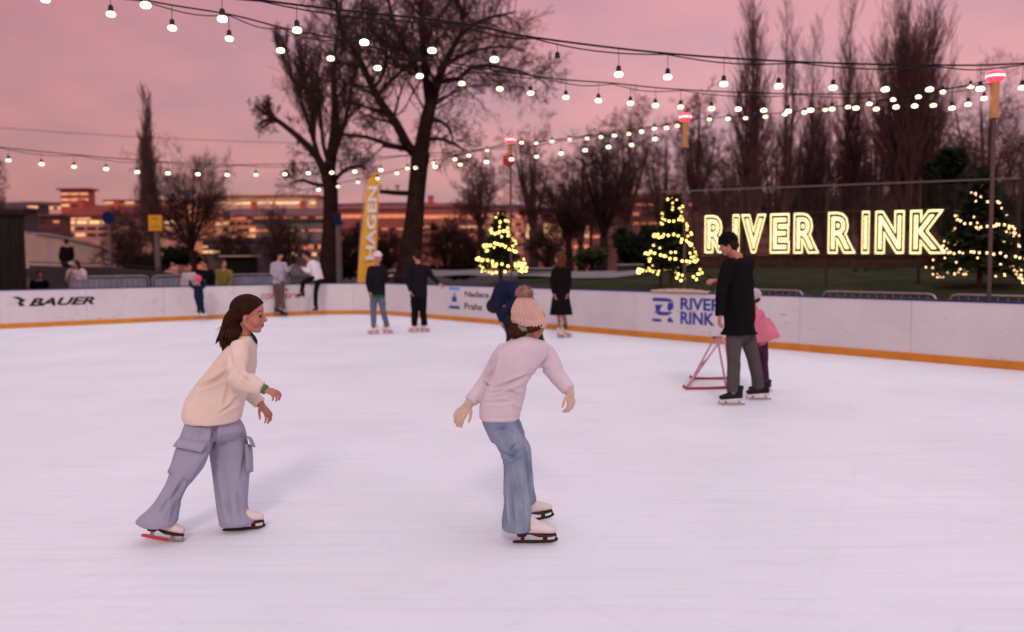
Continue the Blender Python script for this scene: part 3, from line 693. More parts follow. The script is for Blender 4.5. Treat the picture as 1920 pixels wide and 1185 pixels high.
building('low grey flat block with one reddish window strip', 479, 612, 415, 118, 10, m_fac_grey, m_fac_dark, [(431, 434, 20, .8, m_win_orange, .8), (452, 454, 6, .3, m_win_lit, .9), (459.5, 467, 16, .7, m_win_orange, .9), (474, 480, 14, .2, m_win_lit, .6)], seed=10)
building('dark low pavilion with a string of lamps under its eaves', 380, 480, 452, 100, 10, m_fac_dark, m_fac_dark, [(461, 464, 10, .5, m_win_lit, .6), (470, 474, 9, .5, m_win_yellow, .5)], seed=11)
building('red roofed building with sunset windows behind the big tree', 628, 770, 392, 150, 14, mat('facade_rust', (0.26, 0.085, 0.07), 0.9, 0.2, 0.3), m_roof_red, [(402, 409, 8, .9, m_win_orange, .95), (428, 431, 10, .4, m_win_orange, .7), (446, 453, 10, .3, m_win_orange, .5), (466, 472, 10, .3, m_win_lit, .5)], roof='hip', roof_h=12, inset=10, seed=12)
building('long rust building with wide orange window strips beside the first lit fir', 774, 908, 388, 140, 14, mat('facade_rust2', (0.30, 0.10, 0.085), 0.9, 0.2, 0.3), m_roof_red, [(403, 410, 9, .95, m_win_orange, .96), (424, 427, 8, .4, m_win_lit, .8), (438, 446, 9, .5, m_win_orange, .7), (455, 461, 9, .4, m_win_orange, .6), (470, 476, 9, .4, m_win_lit, .6)], roof='hip', roof_h=13, inset=12, seed=13, chim=2)
building('dark red building with tall glowing panes between the two lit firs', 985, 1105, 394, 125, 14, mat('facade_rust3', (0.28, 0.10, 0.09), 0.9, 0.2, 0.3), m_roof_red, [(386.5, 390, 4, .8, m_win_lit, .9), (402, 407, 9, .6, m_win_orange, .8), (420, 446, 7, .55, m_win_lit, .82), (460, 466, 8, .5, m_win_orange, .6)], seed=14, overhang=.8)
building('faint rose building behind the slender bare tree', 905, 990, 396, 190, 14, m_fac_pink, m_roof_red, [(404, 409, 7, .5, m_win_orange, .7), (418, 423, 7, .4, m_win_orange, .6), (436, 442, 7, .4, m_win_orange, .6), (456, 462, 7, .3, m_win_orange, .6)], roof='hip', roof_h=10, inset=10, seed=15)
building('long brown building with scattered orange windows behind the wire fence', 1110, 1560, 374, 130, 14, mat('facade_umber', (0.15, 0.062, 0.058), 0.9, 0.25, 0.3), m_roof_brown, [(381, 385, 30, .35, m_win_orange, .7), (398, 403, 30, .25, m_win_orange, .5), (416, 421, 30, .2, m_win_orange, .5), (440, 445, 30, .15, m_win_orange, .5), (458, 464, 28, .1, m_win_orange, .5)], roof='hip', roof_h=18, inset=20, seed=16, chim=4)
building('dark brown building behind the second word of the sign', 1570, 1990, 372, 120, 14, mat('facade_umber2', (0.10, 0.048, 0.048), 0.9, 0.25, 0.3), m_roof_brown, [(384, 389, 26, .1, m_win_orange, .5), (404, 409, 26, .08, m_win_orange, .5), (430, 435, 26, .08, m_win_orange, .5)], roof='hip', roof_h=16, inset=20, seed=17)
# ------------------------------------------------------------------ light poles and string lights
m_cable = mat('cable', (0.018, 0.012, 0.015), 0.6)
m_socket = mat('socket', (0.030, 0.022, 0.022), 0.5)
m_bulb = mat('bulb_glow', (1, 0.9, 0.8), 0.3, emit=(1.0, 0.74, 0.49), estr=3.6)
m_bulb_soft = mat('bulb_glow_soft', (1, 0.9, 0.8), 0.3, emit=(1.0, 0.66, 0.38), estr=2.4)
r_bulb = random.Random(77)
m_bulb_off = mat('bulb_glass', (0.35, 0.20, 0.22), 0.15)
m_pole = mat('pole_paint', (0.10, 0.062, 0.062), 0.5, 0.12, 4)
m_poletan = mat('pole_wood', (0.42, 0.20, 0.08), 0.6, 0.2, 6)
m_redlamp = mat('red_lamp', (0.8, 0.05, 0.06), 0.3, emit=(1.0, 0.035, 0.07), estr=2.6)
m_redcore = mat('red_lamp_core', (1, 0.7, 0.6), 0.3, emit=(1.0, 0.42, 0.34), estr=4.5)
m_reddrum = mat('red_drum', (0.40, 0.03, 0.03), 0.5)
def light_pole(label, px, py, d, drum=False):
    t = at(px, py, d); b = V((t.x, t.y, 0)); e = thing('light_pole', label, 'light pole', b, 'light poles along the boards')
    m = MB(); m.cyl(b, V((t.x, t.y, t.z - 0.55)), 0.03, 0.028, 14); m.box((t.x, t.y, .015), (.28, .28, .03)); m.build('post', m_pole, e)
    m = MB(); m.cyl(V((t.x, t.y, t.z - .56)), V((t.x, t.y, t.z - 0.06)), 0.062, 0.062, 14); m.cyl(V((t.x, t.y, t.z - .60)), V((t.x, t.y, t.z - .561)), 0.08, 0.08, 14); m.build('wooden_sleeve', m_poletan, e)
    m = MB(); m.tube([V((t.x, t.y, t.z - .06)), V((t.x, t.y, t.z - .02)), V((t.x, t.y, t.z + .07)), V((t.x, t.y, t.z + .11))], [.07, .125, .125, .04], n=18)
    lamp = m.build('lamp', m_redlamp, e, smooth=True)
    m = MB(); m.cyl(V((t.x, t.y, t.z + .012)), V((t.x, t.y, t.z + .034)), 0.130, 0.130, 20); m.build('lens', m_redcore, lamp, smooth=True)
    if drum:
        m = MB(); m.sph((t.x - .05, t.y - .12, t.z - .52), .16, 14, 10, (1, 1, 1.1)); m.build('float_ball', m_reddrum, e, smooth=True)
    return t
P1 = light_pole('nearest light pole with a red lamp and tan sleeve, above the last lit fir', 1866, 146, 13.0)
P2 = light_pole('light pole with a red lamp over the second lit fir', 1285, 222, 17.9)
P3 = light_pole('farthest light pole, red lamp and a dark red ball, above the first lit fir', 957, 264, 22.9, True)

def spline(pts, k=8):
    Q = []
    for i in range(len(pts) - 1):
        p0 = pts[max(i - 1, 0)]; p1 = pts[i]; p2 = pts[i + 1]; p3 = pts[min(i + 2, len(pts) - 1)]
        for j in range(k):
            t = j / k; Q.append(0.5 * ((2 * p1) + (p2 - p0) * t + (2 * p0 - 5 * p1 + 4 * p2 - p3) * t * t + (3 * p1 - p0 - 3 * p2 + p3) * t ** 3))
    Q.append(pts[-1]); return Q
def bulb_parts(e, top, c, lit=True, k=1.0):
    m = MB(); r = 0.051 * k
    m.tube([c + V((0, 0, .034 * k)), c + V((0, 0, .024 * k)), c + V((0, 0, .010 * k)), c - V((0, 0, .010 * k)), c - V((0, 0, .022 * k)), c - V((0, 0, .028 * k))], [.02 * k, .042 * k, r, r * .97, .040 * k, .010 * k], n=14)
    b = m.build('bulb', (m_bulb_soft if r_bulb.random() < .3 else m_bulb) if lit else m_bulb_off, e, smooth=True)
    m = MB(); s0 = c + V((0, 0, .033 * k)); s1 = s0 + V((0, 0, .065 * k)); m.cyl(s0, s1, .031 * k, .026 * k, 12)
    m.cyl(s1, s1 + V((0, 0, .012)), .018 * k, .010 * k, 10)
    m.cyl(s1, top, .0035, .0035, 5); m.build('socket', m_socket, b)
def light_string(label, pts, bulbs, k=1.0, r=0.008, unlit=(), twin=0.05):
    P_ = [at(*p) for p in pts]; S = spline(P_)
    e = thing('light_string', label, 'string lights', S[len(S) // 2], 'string lights over the rink')
    m = MB(); m.tube(S, [r] * len(S), n=6)
    if twin:                               # a second wire swagged along the first
        T2 = [p - V((0, 0, .012 + twin * abs(math.sin(i * PI / 8)))) for i, p in enumerate(S)]; m.tube(T2, [r * .7] * len(T2), n=5)
    m.build('cable', m_cable, e, smooth=True)
    pxs = [p[0] for p in pts]
    for i, (bx, by) in enumerate(bulbs):
        j = 0
        while j < len(pts) - 2 and bx > pts[j + 1][0]: j += 1
        f = (bx - pts[j][0]) / (pts[j + 1][0] - pts[j][0]); f = max(0, min(1, f))
        d = pts[j][2] + (pts[j + 1][2] - pts[j][2]) * f
        c = at(bx, by, d)
        q = min(S, key=lambda p: (p.x - c.x) ** 2 + (p.y - c.y) ** 2)
        top = V((c.x, c.y, max(q.z, c.z + .10 * k)))
        bulb_parts(e, top, c, i not in unlit, k)
    return e
light_string('light string with the largest bulbs, highest across the sky', [(200, -60, 8.4), (490, 0, 9.1), (850, 42, 9.8), (1000, 70, 10.0), (1250, 100, 10.4), (1500, 116, 10.9), (1750, 122, 11.4), (1930, 118, 11.8), (2300, 90, 12.6)],
    [(273, 10), (417, 36), (557, 57), (683, 80), (810, 95), (927, 112), (1045, 115), (1160, 140), (1252, 145), (1357, 158), (1460, 162), (1562, 165), (1660, 168), (1743, 168), (1838, 167), (1917, 165)], 1.0, 0.012, unlit=(6,))
light_string('second light string, from the top edge down to the nearest red lamp', [(-60, -70, 8.6), (270, 0, 9.2), (430, 27, 9.6), (530, 52, 10), (640, 75, 10.4), (800, 110, 11.0), (1020, 145, 11.6), (1150, 156, 12.0), (1280, 168, 12.4), (1500, 176, 12.9), (1700, 172, 13.1), (1866, 156, 13.0)],
    [(85, 0), (208, 27), (323, 53), (430, 73), (526, 95), (620, 110), (708, 128), (787, 143), (866, 157), (937, 167), (995, 175), (1061, 183), (1122, 189), (1182, 194), (1229, 198), (1276, 201), (1334, 204), (1384, 205), (1432, 207), (1478, 209), (1520, 207), (1560, 205), (1605, 203), (1643, 205), (1680, 201), (1715, 199), (1750, 198), (1785, 203), (1815, 196), (1845, 185)], 0.9, 0.009)
light_string('low light string sagging in front of the poplar and the big bare tree', [(-120, 262, 17.5), (0, 276, 18), (150, 291, 19), (300, 303, 20), (450, 309, 21), (600, 304, 21), (750, 292, 20.6), (900, 280, 20), (1100, 254, 19), (1285, 230, 17.9)],
    [(16, 301), (78, 308), (139, 313), (199, 317), (257, 323), (315, 325), (371, 327), (426, 328), (480, 328), (534, 327), (578, 325), (622, 324), (665, 322), (714, 319), (764, 316), (816, 313), (863, 309), (912, 304), (959, 299), (1006, 294), (1052, 288), (1097, 282), (1141, 276), (1184, 272), (1228, 261)], 1.0, 0.010, twin=.06)
light_string('light string rising from the dark kiosk to the farthest red lamp', [(-20, 420, 26.2), (43, 413, 26.5), (290, 397, 27), (440, 380, 27), (590, 352, 26.5), (700, 330, 25.5), (800, 305, 24.3), (900, 282, 23.4), (957, 266, 22.9)],
    [(597, 356), (634, 350), (671, 342), (708, 335), (744, 325), (779, 315), (814, 306), (853, 299), (879, 292), (913, 282)], 1.05, 0.010, twin=0)
light_string('short light string between the farthest red lamp and the one over the second lit fir', [(957, 266, 22.9), (1060, 262, 21.4), (1180, 248, 19.4), (1285, 224, 17.9)],
    [(978, 268), (1005, 268), (1035, 265), (1068, 262), (1101, 260), (1127, 257), (1152, 254), (1179, 251), (1203, 247), (1227, 242), (1250, 240), (1270, 236)], 1.0, 0.008, twin=0)
light_string('light string between the two nearest red lamps above the glowing sign', [(1285, 224, 17.9), (1380, 218, 16.6), (1500, 208, 15.3), (1640, 190, 14.2), (1760, 170, 13.5), (1866, 148, 13.0)],
    [(1330, 224), (1365, 223), (1398, 222), (1435, 219), (1471, 215), (1508, 211), (1547, 206), (1590, 201), (1630, 195), (1675, 187), (1722, 182), (1768, 173), (1820, 163)], 0.85, 0.008, twin=0)
m = MB(); S = spline([at(-100, 232, 30), at(0, 240, 30), at(280, 258, 32), at(560, 268, 34), at(790, 268, 36)]); m.tube(S, [.009] * len(S), n=5)
tag(m.build('wire', m_cable), 'thin plain wire stretched high across to the big bare tree', 'wire')

# ------------------------------------------------------------------ lit fir trees
m_needle = mat('fir_needles', (0.018, 0.030, 0.012), 0.85, 0.5, 6, col2=(0.040, 0.055, 0.018))
m_trunkf = mat('fir_trunk', (0.09, 0.05, 0.03), 0.9, 0.2, 6)
m_fairy = mat('fairy_light', (1, .8, .3), .3, emit=(1.0, 0.66, 0.16), estr=7.0)
m_fairy2 = mat('fairy_light_amber', (1, .7, .3), .3, emit=(1.0, 0.56, 0.27), estr=6.0)
m_tub = mat('wooden_tub', (0.20, 0.12, 0.08), 0.8, 0.2, 5, bump=.3, bscale=30)
def fir_tree(label, px, py_top, py_bot, hw, d, seed, nlights, mf, turns=5.0, light_r=.022, tail=()):
    r = random.Random(seed); top = at(px, py_top, d); zb = at(px, py_bot, d).z; wd = hw / F * d; x0, y0 = top.x, d
    base = V((x0, y0, 0.0 if d < 1 else 0)); zg = 0.0
    e = thing('lit_fir_tree', label, 'fir tree', V((x0, y0, 0)), 'fir trees with fairy lights')
    m = MB(); m.tube([V((x0, y0, 0.1)), V((x0, y0, zb)), V((x0, y0, top.z - .1))], [.075, .06, .012], n=10); m.build('trunk', m_trunkf, e)
    m = MB(); 
    for k in range(10):
        a = 2 * PI * k / 10; p = V((x0 + .30 * math.cos(a), y0 + .30 * math.sin(a), .0)); m.box(p + V((0, 0, .35)), (.03, .17, .70), Matrix.Rotation(a, 3, 'Z'))
    m.cyl((x0, y0, .18), (x0, y0, .22), .325, .325, 20); m.cyl((x0, y0, .52), (x0, y0, .56), .325, .325, 20); m.cyl((x0, y0, .02), (x0, y0, .6), .28, .28, 16)
    m.build('tub', m_tub, e)
    mb = MB(); H = top.z - zb
    nbr = 230
    def radius(t): return wd * (1 - t) ** 0.92 * (0.90 + .13 * math.sin(t * 23 + seed)) + .03
    for k in range(nbr):
        t = (k / nbr) ** 0.85 * .985; a = k * 2.39996 + r.uniform(-.3, .3); R = radius(t) * r.uniform(.78, 1.12)
        z = zb + t * H + r.uniform(-.03, .03)
        p0 = V((x0, y0, z + .10)); out = V((math.cos(a), math.sin(a), 0)); p1 = p0 + out * R * .6 - V((0, 0, .02)); p2 = p0 + out * R - V((0, 0, R * .25 - .02))
        sd = V((-math.sin(a), math.cos(a), 0))
        mb.tube([p0, p1, p2], [.012, .008, .003], n=3, cap=False)
        nn = max(6, int(26 * R / wd) + 4)
        for j in range(nn):
            f = .15 + .85 * j / nn; q = p0.lerp(p1, f * 1.6) if f < .6 else p1.lerp(p2, (f - .6) / .4)
            for s in (-1, 1):
                ln = (.17 * (1 - f * .55) + .03) * r.uniform(.7, 1.2) * (.5 + wd)
                dv = (sd * s * .9 + out * .6 + V((0, 0, r.uniform(-.45, .3)))).normalized(); wv = (dv.cross(V((0, 0, 1))) + V((0, 0, r.uniform(-.8, .8)))).normalized() * .018
                mb.add([q - wv, q + wv, q + dv * ln * .7 + wv * .8, q + dv * ln, q + dv * ln * .7 - wv * .8], [(0, 1, 2, 3, 4)])
    mb.build('crown', m_needle, e)
    proto = MB(); proto.sph((0, 0, 0), light_r, 8, 6); me = proto.mesh('fairy_light', True); me.materials.append(mf)
    def put(p):
        o = bpy.data.objects.new('fairy_light', me); o.location = p; C.objects.link(o); o.parent = e; o.matrix_parent_inverse = WM[e.name].inverted()
    wire = MB(); wp = []
    for k in range(nlights - len(tail)):
        t = 1 - ((k + .5) / (nlights - len(tail))) ** .62; t = max(0.0, t * .97)
        a = -PI / 2 + turns * 2 * PI * (1 - t) ** .8 + r.uniform(-.05, .05); R = radius(t) * 1.02 + .02
        p = V((x0 + R * math.cos(a), y0 + R * math.sin(a), zb + t * H + .06 * math.sin(a * 2.3) - R * .17 + .1 + r.uniform(-.03, .03)))
        put(p); wp.append(p)
    xm = MB()
    for k in range(70):
        t = r.random() ** 1.4 * .97; a = r.uniform(0, 2 * PI); R = radius(t) * 1.0 + .01; xm.sph((x0 + R * math.cos(a), y0 + R * math.sin(a), zb + t * H - R * .17 + .1), light_r * .8, 6, 4)
    xm.build('fairy_light_scatter', mf, e)['kind'] = 'stuff'
    for q in tail:
        p = at(q[0], q[1], d - wd * .5); put(p)
    wire.tube(wp, [.004] * len(wp), n=4); wire.build('light_wire', m_cable, e)
    return e
fir_tree('smallest lit fir tree, standing behind the bent-over skater', 938, 402, 508, 50, 26.0, 3, 80, m_fairy, 4.6, .030, [(984, 494), (980, 500), (987, 502), (978, 505), (986, 508)])
fir_tree('plump lit fir tree with a dense yellow spiral, just beside the glowing sign', 1262, 372, 512, 60, 20.0, 8, 96, m_fairy, 4.8, .024, [(1272, 514), (1280, 516), (1300, 519), (1269, 521), (1284, 523), (1306, 524), (1277, 526)])
fir_tree('largest lit fir tree with amber lights, overlapping the end of the sign', 1842, 348, 512, 98, 18.0, 5, 100, m_fairy2, 3.6, .019, [(1902, 506), (1908, 508), (1915, 507), (1906, 514), (1914, 516), (1916, 523), (1910, 521), (1918, 530)])

# ------------------------------------------------------------------ neon sign on a wire fence
m_neon = mat('neon_tube', (1, .9, .6), .3, emit=(1.0, 0.80, 0.36), estr=1.7)
m_frame = mat('sign_rail', (0.05, 0.03, 0.025), 0.5)
sd0 = 21.0
sA, sB = at(1320, 476, sd0), at(1776, 477, sd0 - 1.9)
sx = V((sB.x - sA.x, sB.y - sA.y, 0)); sLen = sx.length; sx.normalize(); sn = V((sx.y, -sx.x, 0)); sn = sn if sn.y < 0 else -sn
es = thing('neon_sign', 'glowing yellow neon letters in two words on the dark fence', 'sign', V((sA.x, sA.y, 1.0)))
def sign_z(px, py):
    r = ray(px, py); c = V((0, 0, CAMZ)); return c + r * ((sA - c).dot(sn) / r.dot(sn))
letters = [('R', 1322, 1366), ('I', 1374, 1386), ('V', 1390, 1436), ('E', 1444, 1480), ('R', 1488, 1536), ('R', 1552, 1604), ('I', 1615, 1629), ('N', 1640, 1694), ('K', 1705, 1774)]
for ch, xa, xb in letters:
    yt = 404 - (xa - 1322) / 452 * 12; yb = 474.5 + (xa - 1322) / 452 * 2.0
    A, B = sign_z(xa, yb), sign_z(xb, yb); T_ = sign_z((xa + xb) / 2, yt)
    wd = (B - A).dot(sx); ht = T_.z - A.z
    mb = MB()
    for off in (0.075, -0.022):
        me = text_mesh(ch, 1.0, outline=True, offset=off, bevel=0.018, res=3)
        xs = [v.co.x for v in me.vertices]; ys = [v.co.y for v in me.vertices]
        if off == 0.075: bx = (min(xs), max(xs), min(ys), max(ys))
        vs = [A + sx * ((v.co.x - bx[0]) / (bx[1] - bx[0]) * wd) + V((0, 0, (v.co.y - bx[2]) / (bx[3] - bx[2]) * ht)) + sn * (.06 + v.co.z) for v in me.vertices]
        mb.add(vs, [tuple(p.vertices) for p in me.polygons]); bpy.data.meshes.remove(me)
    mb.build('letter', m_neon, es, smooth=True)
m = MB()
for py in (402, 475.5):
    m.beam(sign_z(1318, py + (2 if py < 450 else 0)) , sign_z(1780, py - (10 if py < 450 else -1)), .03, .03)
m.build('support_rail', m_frame, es)
# wire fence carrying the sign
m_wire = mat('fence_wire', (0.085, 0.060, 0.055), 0.5, metal=0.3)
m_railgrey = mat('rail_grey', (0.14, 0.115, 0.12), 0.6)
m_galv = mat('galvanised', (0.30, 0.27, 0.28), 0.45, metal=0.5)
ef = thing('wire_fence', 'tall wire mesh fence carrying the glowing sign', 'fence', V((sA.x, sA.y, 0.9)))
fs0, fs1 = -1.1, sLen + 1.4
def fpt(s, z): p = sA + sx * s - sn * .10; return V((p.x, p.y, z))
ztop0, zt1 = sign_z(1300, 357).z, sign_z(1780, 338).z
m = MB(); z = 1.46
while z < min(ztop0, zt1) - .02:
    m.beam(fpt(fs0, z), fpt(fs1, z), .006, .006); z += .06
s_ = fs0
while s_ < fs1: m.beam(fpt(s_, 1.42), fpt(s_, ztop0 + (zt1 - ztop0) * (s_ - fs0) / (fs1 - fs0)), .0045, .0045, (1, 0, 0)); s_ += .3
m.build('mesh_panel', m_wire, ef)
for k in range(5):
    s_ = fs0 + (fs1 - fs0) * k / 4; m = MB(); zt_ = ztop0 + (zt1 - ztop0) * k / 4
    m.cyl(fpt(s_, 0.6) - sn * .05, fpt(s_, zt_ + .05) - sn * .05, .035, .035, 10); m.sph(fpt(s_, zt_ + .05) - sn * .05, .04, 8, 6); m.build('post', m_frame, ef)
m = MB(); m.beam(fpt(fs0, ztop0) , fpt(fs1, zt1), .03, .03); m.build('top_rail', m_railgrey, ef)
m_slat = mat('dark_slats', (0.050, 0.026, 0.022), 0.8, 0.3, 4, bump=.3, bscale=20)
m = MB()
for k in range(2):
    zz_ = 1.50 + k * .155; m.beam(fpt(fs0, zz_) - sn * .02, fpt(fs1, zz_) - sn * .02, .02, .145)
m.build('lower_boards', m_slat, ef)

# ------------------------------------------------------------------ crowd barriers
m_scrim = mat('barrier_scrim', (0.20, 0.21, 0.28), 0.8, 0.2, 3)
def barrier(label, c, along, cover, group, h=1.1):
    a = V(along).normalized(); e = thing('crowd_barrier', label, 'barrier', V((c.x, c.y, 0)), group)
    Lb = 2.1; q = V((c.x, c.y, 0)) ; l = q - a * Lb / 2; r_ = q + a * Lb / 2; nn = V((-a.y, a.x, 0))
    m = MB(); m.tube([l + V((0, 0, .15)), l + V((0, 0, h - .1)), l + a * .06 + V((0, 0, h - .02)), l + a * .14 + V((0, 0, h)), r_ - a * .14 + V((0, 0, h)), r_ - a * .06 + V((0, 0, h - .02)), r_ + V((0, 0, h - .1)), r_ + V((0, 0, .15)), l + V((0, 0, .15))], [.021] * 9, n=8)
    for k in range(1, 14): p = l + a * (Lb * k / 14); m.cyl(p + V((0, 0, .15)), p + V((0, 0, h)), .006, .007, 5)
    m.build('frame', m_galv, e)
    for s in (-.7, .7):
        m = MB(); p = q + a * s; m.tube([p + nn * .3 + V((0, 0, .02)), p + nn * .1 + V((0, 0, .13)), p - nn * .1 + V((0, 0, .13)), p - nn * .3 + V((0, 0, .02))], [.018] * 4, n=6); m.build('foot', m_galv, e)
    if cover:
        m = MB(); m.box(q + V((0, 0, h - .49)) - nn * .03, (Lb * .94, .012, .86), Matrix.Rotation(math.atan2(a.y, a.x), 3, 'Z')); m.build('cover', m_scrim, e)
    return e
b0 = None
nb = 0
for s in [x * 2.2 + .6 for x in range(0, 9)]:
    if s > (on_board(55, 545, a0, nL) - a0).dot(dL) - 1.0: break
    c = a0 + dL * s - nL * 1.7
    if b0 is None: b0 = barrier('grey crowd barrier with a blue-grey cover behind the board run under the footbridge', c, dL, True, 'covered crowd barriers', 1.27); c00 = c
    else: dup(b0, V((c.x - c00.x, c.y - c00.y, 0)))
b1 = None
for s in (12.4, 14.9, 17.2):
    c = a1 + dR * s - nR * 0.95
    if b1 is None: b1 = barrier('bare silvery crowd barrier behind the board below the sign', c, dR, False, 'bare crowd barriers', 1.03); c01 = c
    else: dup(b1, V((c.x - c01.x, c.y - c01.y, 0)))

# ------------------------------------------------------------------ feather flag
m_flag = mat('flag_yellow', (0.72, 0.40, 0.045), 0.7, 0.08, 2, sheen=.1)
m_white = mat('ink_white', (0.75, 0.72, 0.74), 0.7)
fd = 30.0
el = [(327, 696, 710), (323, 702, 709), (335, 691, 710.5), (350, 687, 710), (375, 684, 709.5), (410, 680, 708.5), (450, 676, 707.5), (490, 673, 706), (523, 671, 704), (548, 670, 703)]
el = sorted(el)
fb = at(671, 545, fd); e = thing('feather_flag', 'tall yellow feather flag with white upright lettering', 'flag', V((fb.x, fb.y, 0)))
m = MB(); vs = []; k = 9
for i, (y, x0, x1) in enumerate(el):
    for j in range(k):
        p = at(x0 + (x1 - x0) * j / (k - 1), y, fd); p.y = fd + .05 * math.sin(j * .9 + i * .5)
        vs += [p - V((0, .006, 0)), p + V((0, .006, 0))]
fs = []
for i in range(len(el) - 1):
    for j in range(k - 1):
        a_, b_, c_, d_ = i * k + j, i * k + j + 1, (i + 1) * k + j + 1, (i + 1) * k + j
        fs += [(2 * a_, 2 * b_, 2 * c_, 2 * d_), (2 * d_ + 1, 2 * c_ + 1, 2 * b_ + 1, 2 * a_ + 1)]
m.add(vs, fs); m.build('cloth', m_flag, e, smooth=True)
m = MB(); m.tube([V((at(669, 540, fd).x, fd, 0)), at(671, 523, fd), at(678, 410, fd), at(684, 350, fd), at(692, 330, fd), at(703, 322, fd), at(712, 327, fd)], [.022, .02, .016, .013, .011, .009, .007], n=8, sub=3); m.build('pole', m_galv, e)
m = MB(); m.box((fb.x, fd, .03), (.5, .5, .06)); m.cyl((fb.x, fd, .06), (fb.x, fd, .3), .03, .03); m.build('base', m_cable, e)
me = text_mesh('HAGEN', 1.0, 0.002, offset=0.03)
xs = [v.co.x for v in me.vertices]; ys = [v.co.y for v in me.vertices]
pa, pb = at(699, 487, fd - .09), at(704.5, 349, fd - .09); Lz = pb.z - pa.z; wt = 17 / F * fd
xa, xb, ya, yb_ = min(xs), max(xs), min(ys), max(ys)
for v in me.vertices:
    u = (v.co.x - xa) / (xb - xa); w_ = (v.co.y - ya) / (yb_ - ya)
    v.co = V((pa.x + (pb.x - pa.x) * u - w_ * wt + .06, fd - .075 - v.co.z, pa.z + u * Lz))
me.update(); mobj('lettering', me, m_white, e)

# ------------------------------------------------------------------ kiosk, footbridge, signs
m_kiosk = mat('kiosk_boards', (0.018, 0.013, 0.012), 0.8, 0.3, 3, bump=.3, bscale=10, stretch=(6, 6, .5))
kz = 2.95; kR = Matrix.Rotation(math.atan2(dL.y, dL.x), 3, 'Z')
s_k = min((q * .05 for q in range(60, 520)), key=lambda q: abs(proj(a0 + dL * q - nL * 1.3 + V((0, 0, 1))).x - 50))
kc = a0 + dL * (s_k + 2.2) - nL * 2.3; e = thing('kiosk', 'dark flat-roofed kiosk behind the white boards', 'kiosk', V((kc.x, kc.y, 0)))
m = MB(); m.box((kc.x, kc.y, kz / 2), (4.4, 2.0, kz), kR); m.build('wall', m_kiosk, e)
m = MB(); m.box((kc.x, kc.y, kz + .06), (4.6, 2.2, .12), kR); m.build('roof', m_kiosk, e)
m = MB()
for i in range(18): q = kc + dL * (-2.2 + 4.4 * (i + .5) / 18) + nL * 1.011; m.box((q.x, q.y, kz / 2), (.03, .02, kz - .02), kR)
m.build('batten', m_kiosk, e)['kind'] = 'stuff'

m_conc = mat('bridge_concrete_warm_lit', (0.80, 0.52, 0.39), 0.85, 0.1, .4, bump=.2, bscale=4)  # warm lamplight on the white concrete is put into this colour
m_conc2 = mat('bridge_cap', (0.50, 0.42, 0.45), 0.6, 0.1, .5)
e = thing('footbridge', 'white concrete footbridge parapet curving down beyond the kiosk', 'footbridge', V((at(100, 500, 45).x, 45, 0)))
tl_ = [(20, 434, 38), (53, 437, 39), (90, 441, 42), (125, 449, 46), (160, 457, 52), (190, 466, 58), (220, 478, 66), (245, 491, 74), (262, 503, 82)]
bl_ = [(20, 500, 38), (53, 503, 39), (90, 500, 42), (125, 499, 46), (160, 499, 52), (190, 500, 58), (220, 502, 66), (245, 504, 74), (262, 506, 82)]
tp = spline([at(*q) for q in tl_], 4); bp_ = spline([at(*q) for q in bl_], 4)
def curved_wall(name, m_, lo, hi, th, push=0.0):
    mb = MB(); vs = []; fs = []
    for a_, b_ in zip(lo, hi): vs += [a_ - V((0, push, 0)), b_ - V((0, push, 0)), b_ + V((0, th, 0)), a_ + V((0, th, 0))]
    n_ = len(lo)
    for i in range(n_ - 1):
        for j in range(4): fs.append((i * 4 + j, i * 4 + (j + 1) % 4, (i + 1) * 4 + (j + 1) % 4, (i + 1) * 4 + j))
    fs += [(0, 1, 2, 3), tuple((n_ - 1) * 4 + j for j in (3, 2, 1, 0))]
    mb.add(vs, fs); return mb.build(name, m_, e)
curved_wall('parapet', m_conc, bp_, [p.lerp(q, .97) for p, q in zip(bp_, tp)], .5)
curved_wall('cap_rail', m_conc2, [p.lerp(q, .972) for p, q in zip(bp_, tp)], [p.lerp(q, 1.03) for p, q in zip(bp_, tp)], .8, .25)
fd_ = [p.lerp(q, .42) for p, q in zip(bp_, tp)]; curved_wall('ledge', m_conc2, fd_, [p + V((0, 0, .07)) for p in fd_], .1, .22)
for q in (30, 27, 22):
    m = MB(); p = bp_[q]; t_ = tp[q]; m.box(((p.x + t_.x) / 2, p.y - .25, (p.z + t_.z) / 2 - .05), (.5, .3, max(.2, (t_.z - p.z) * .86))); m.build('pier', m_fac_dark, e)
# ramp wall in front of it
m_ramp = mat('ramp_wall', (0.045, 0.038, 0.042), 0.8, 0.2, 1)
e = thing('ramp_wall', 'low dark ramp wall below the footbridge', 'wall', V((at(200, 520, 34).x, 34, 0)))
lo = [at(x, 535, d_) for x, d_ in ((55, 33), (120, 33.5), (200, 34.5), (300, 36), (345, 37))]; hi = [at(x, y, d_) for x, y, d_ in ((55, 498, 33), (120, 500, 33.5), (200, 501, 34.5), (300, 509, 36), (345, 516, 37))]
for p in lo: p.z = 0
curved_wall('panel', m_ramp, lo, hi, .25); curved_wall('handrail', m_frame, [p + V((0, 0, .12)) for p in hi], [p + V((0, 0, .16)) for p in hi], .04)

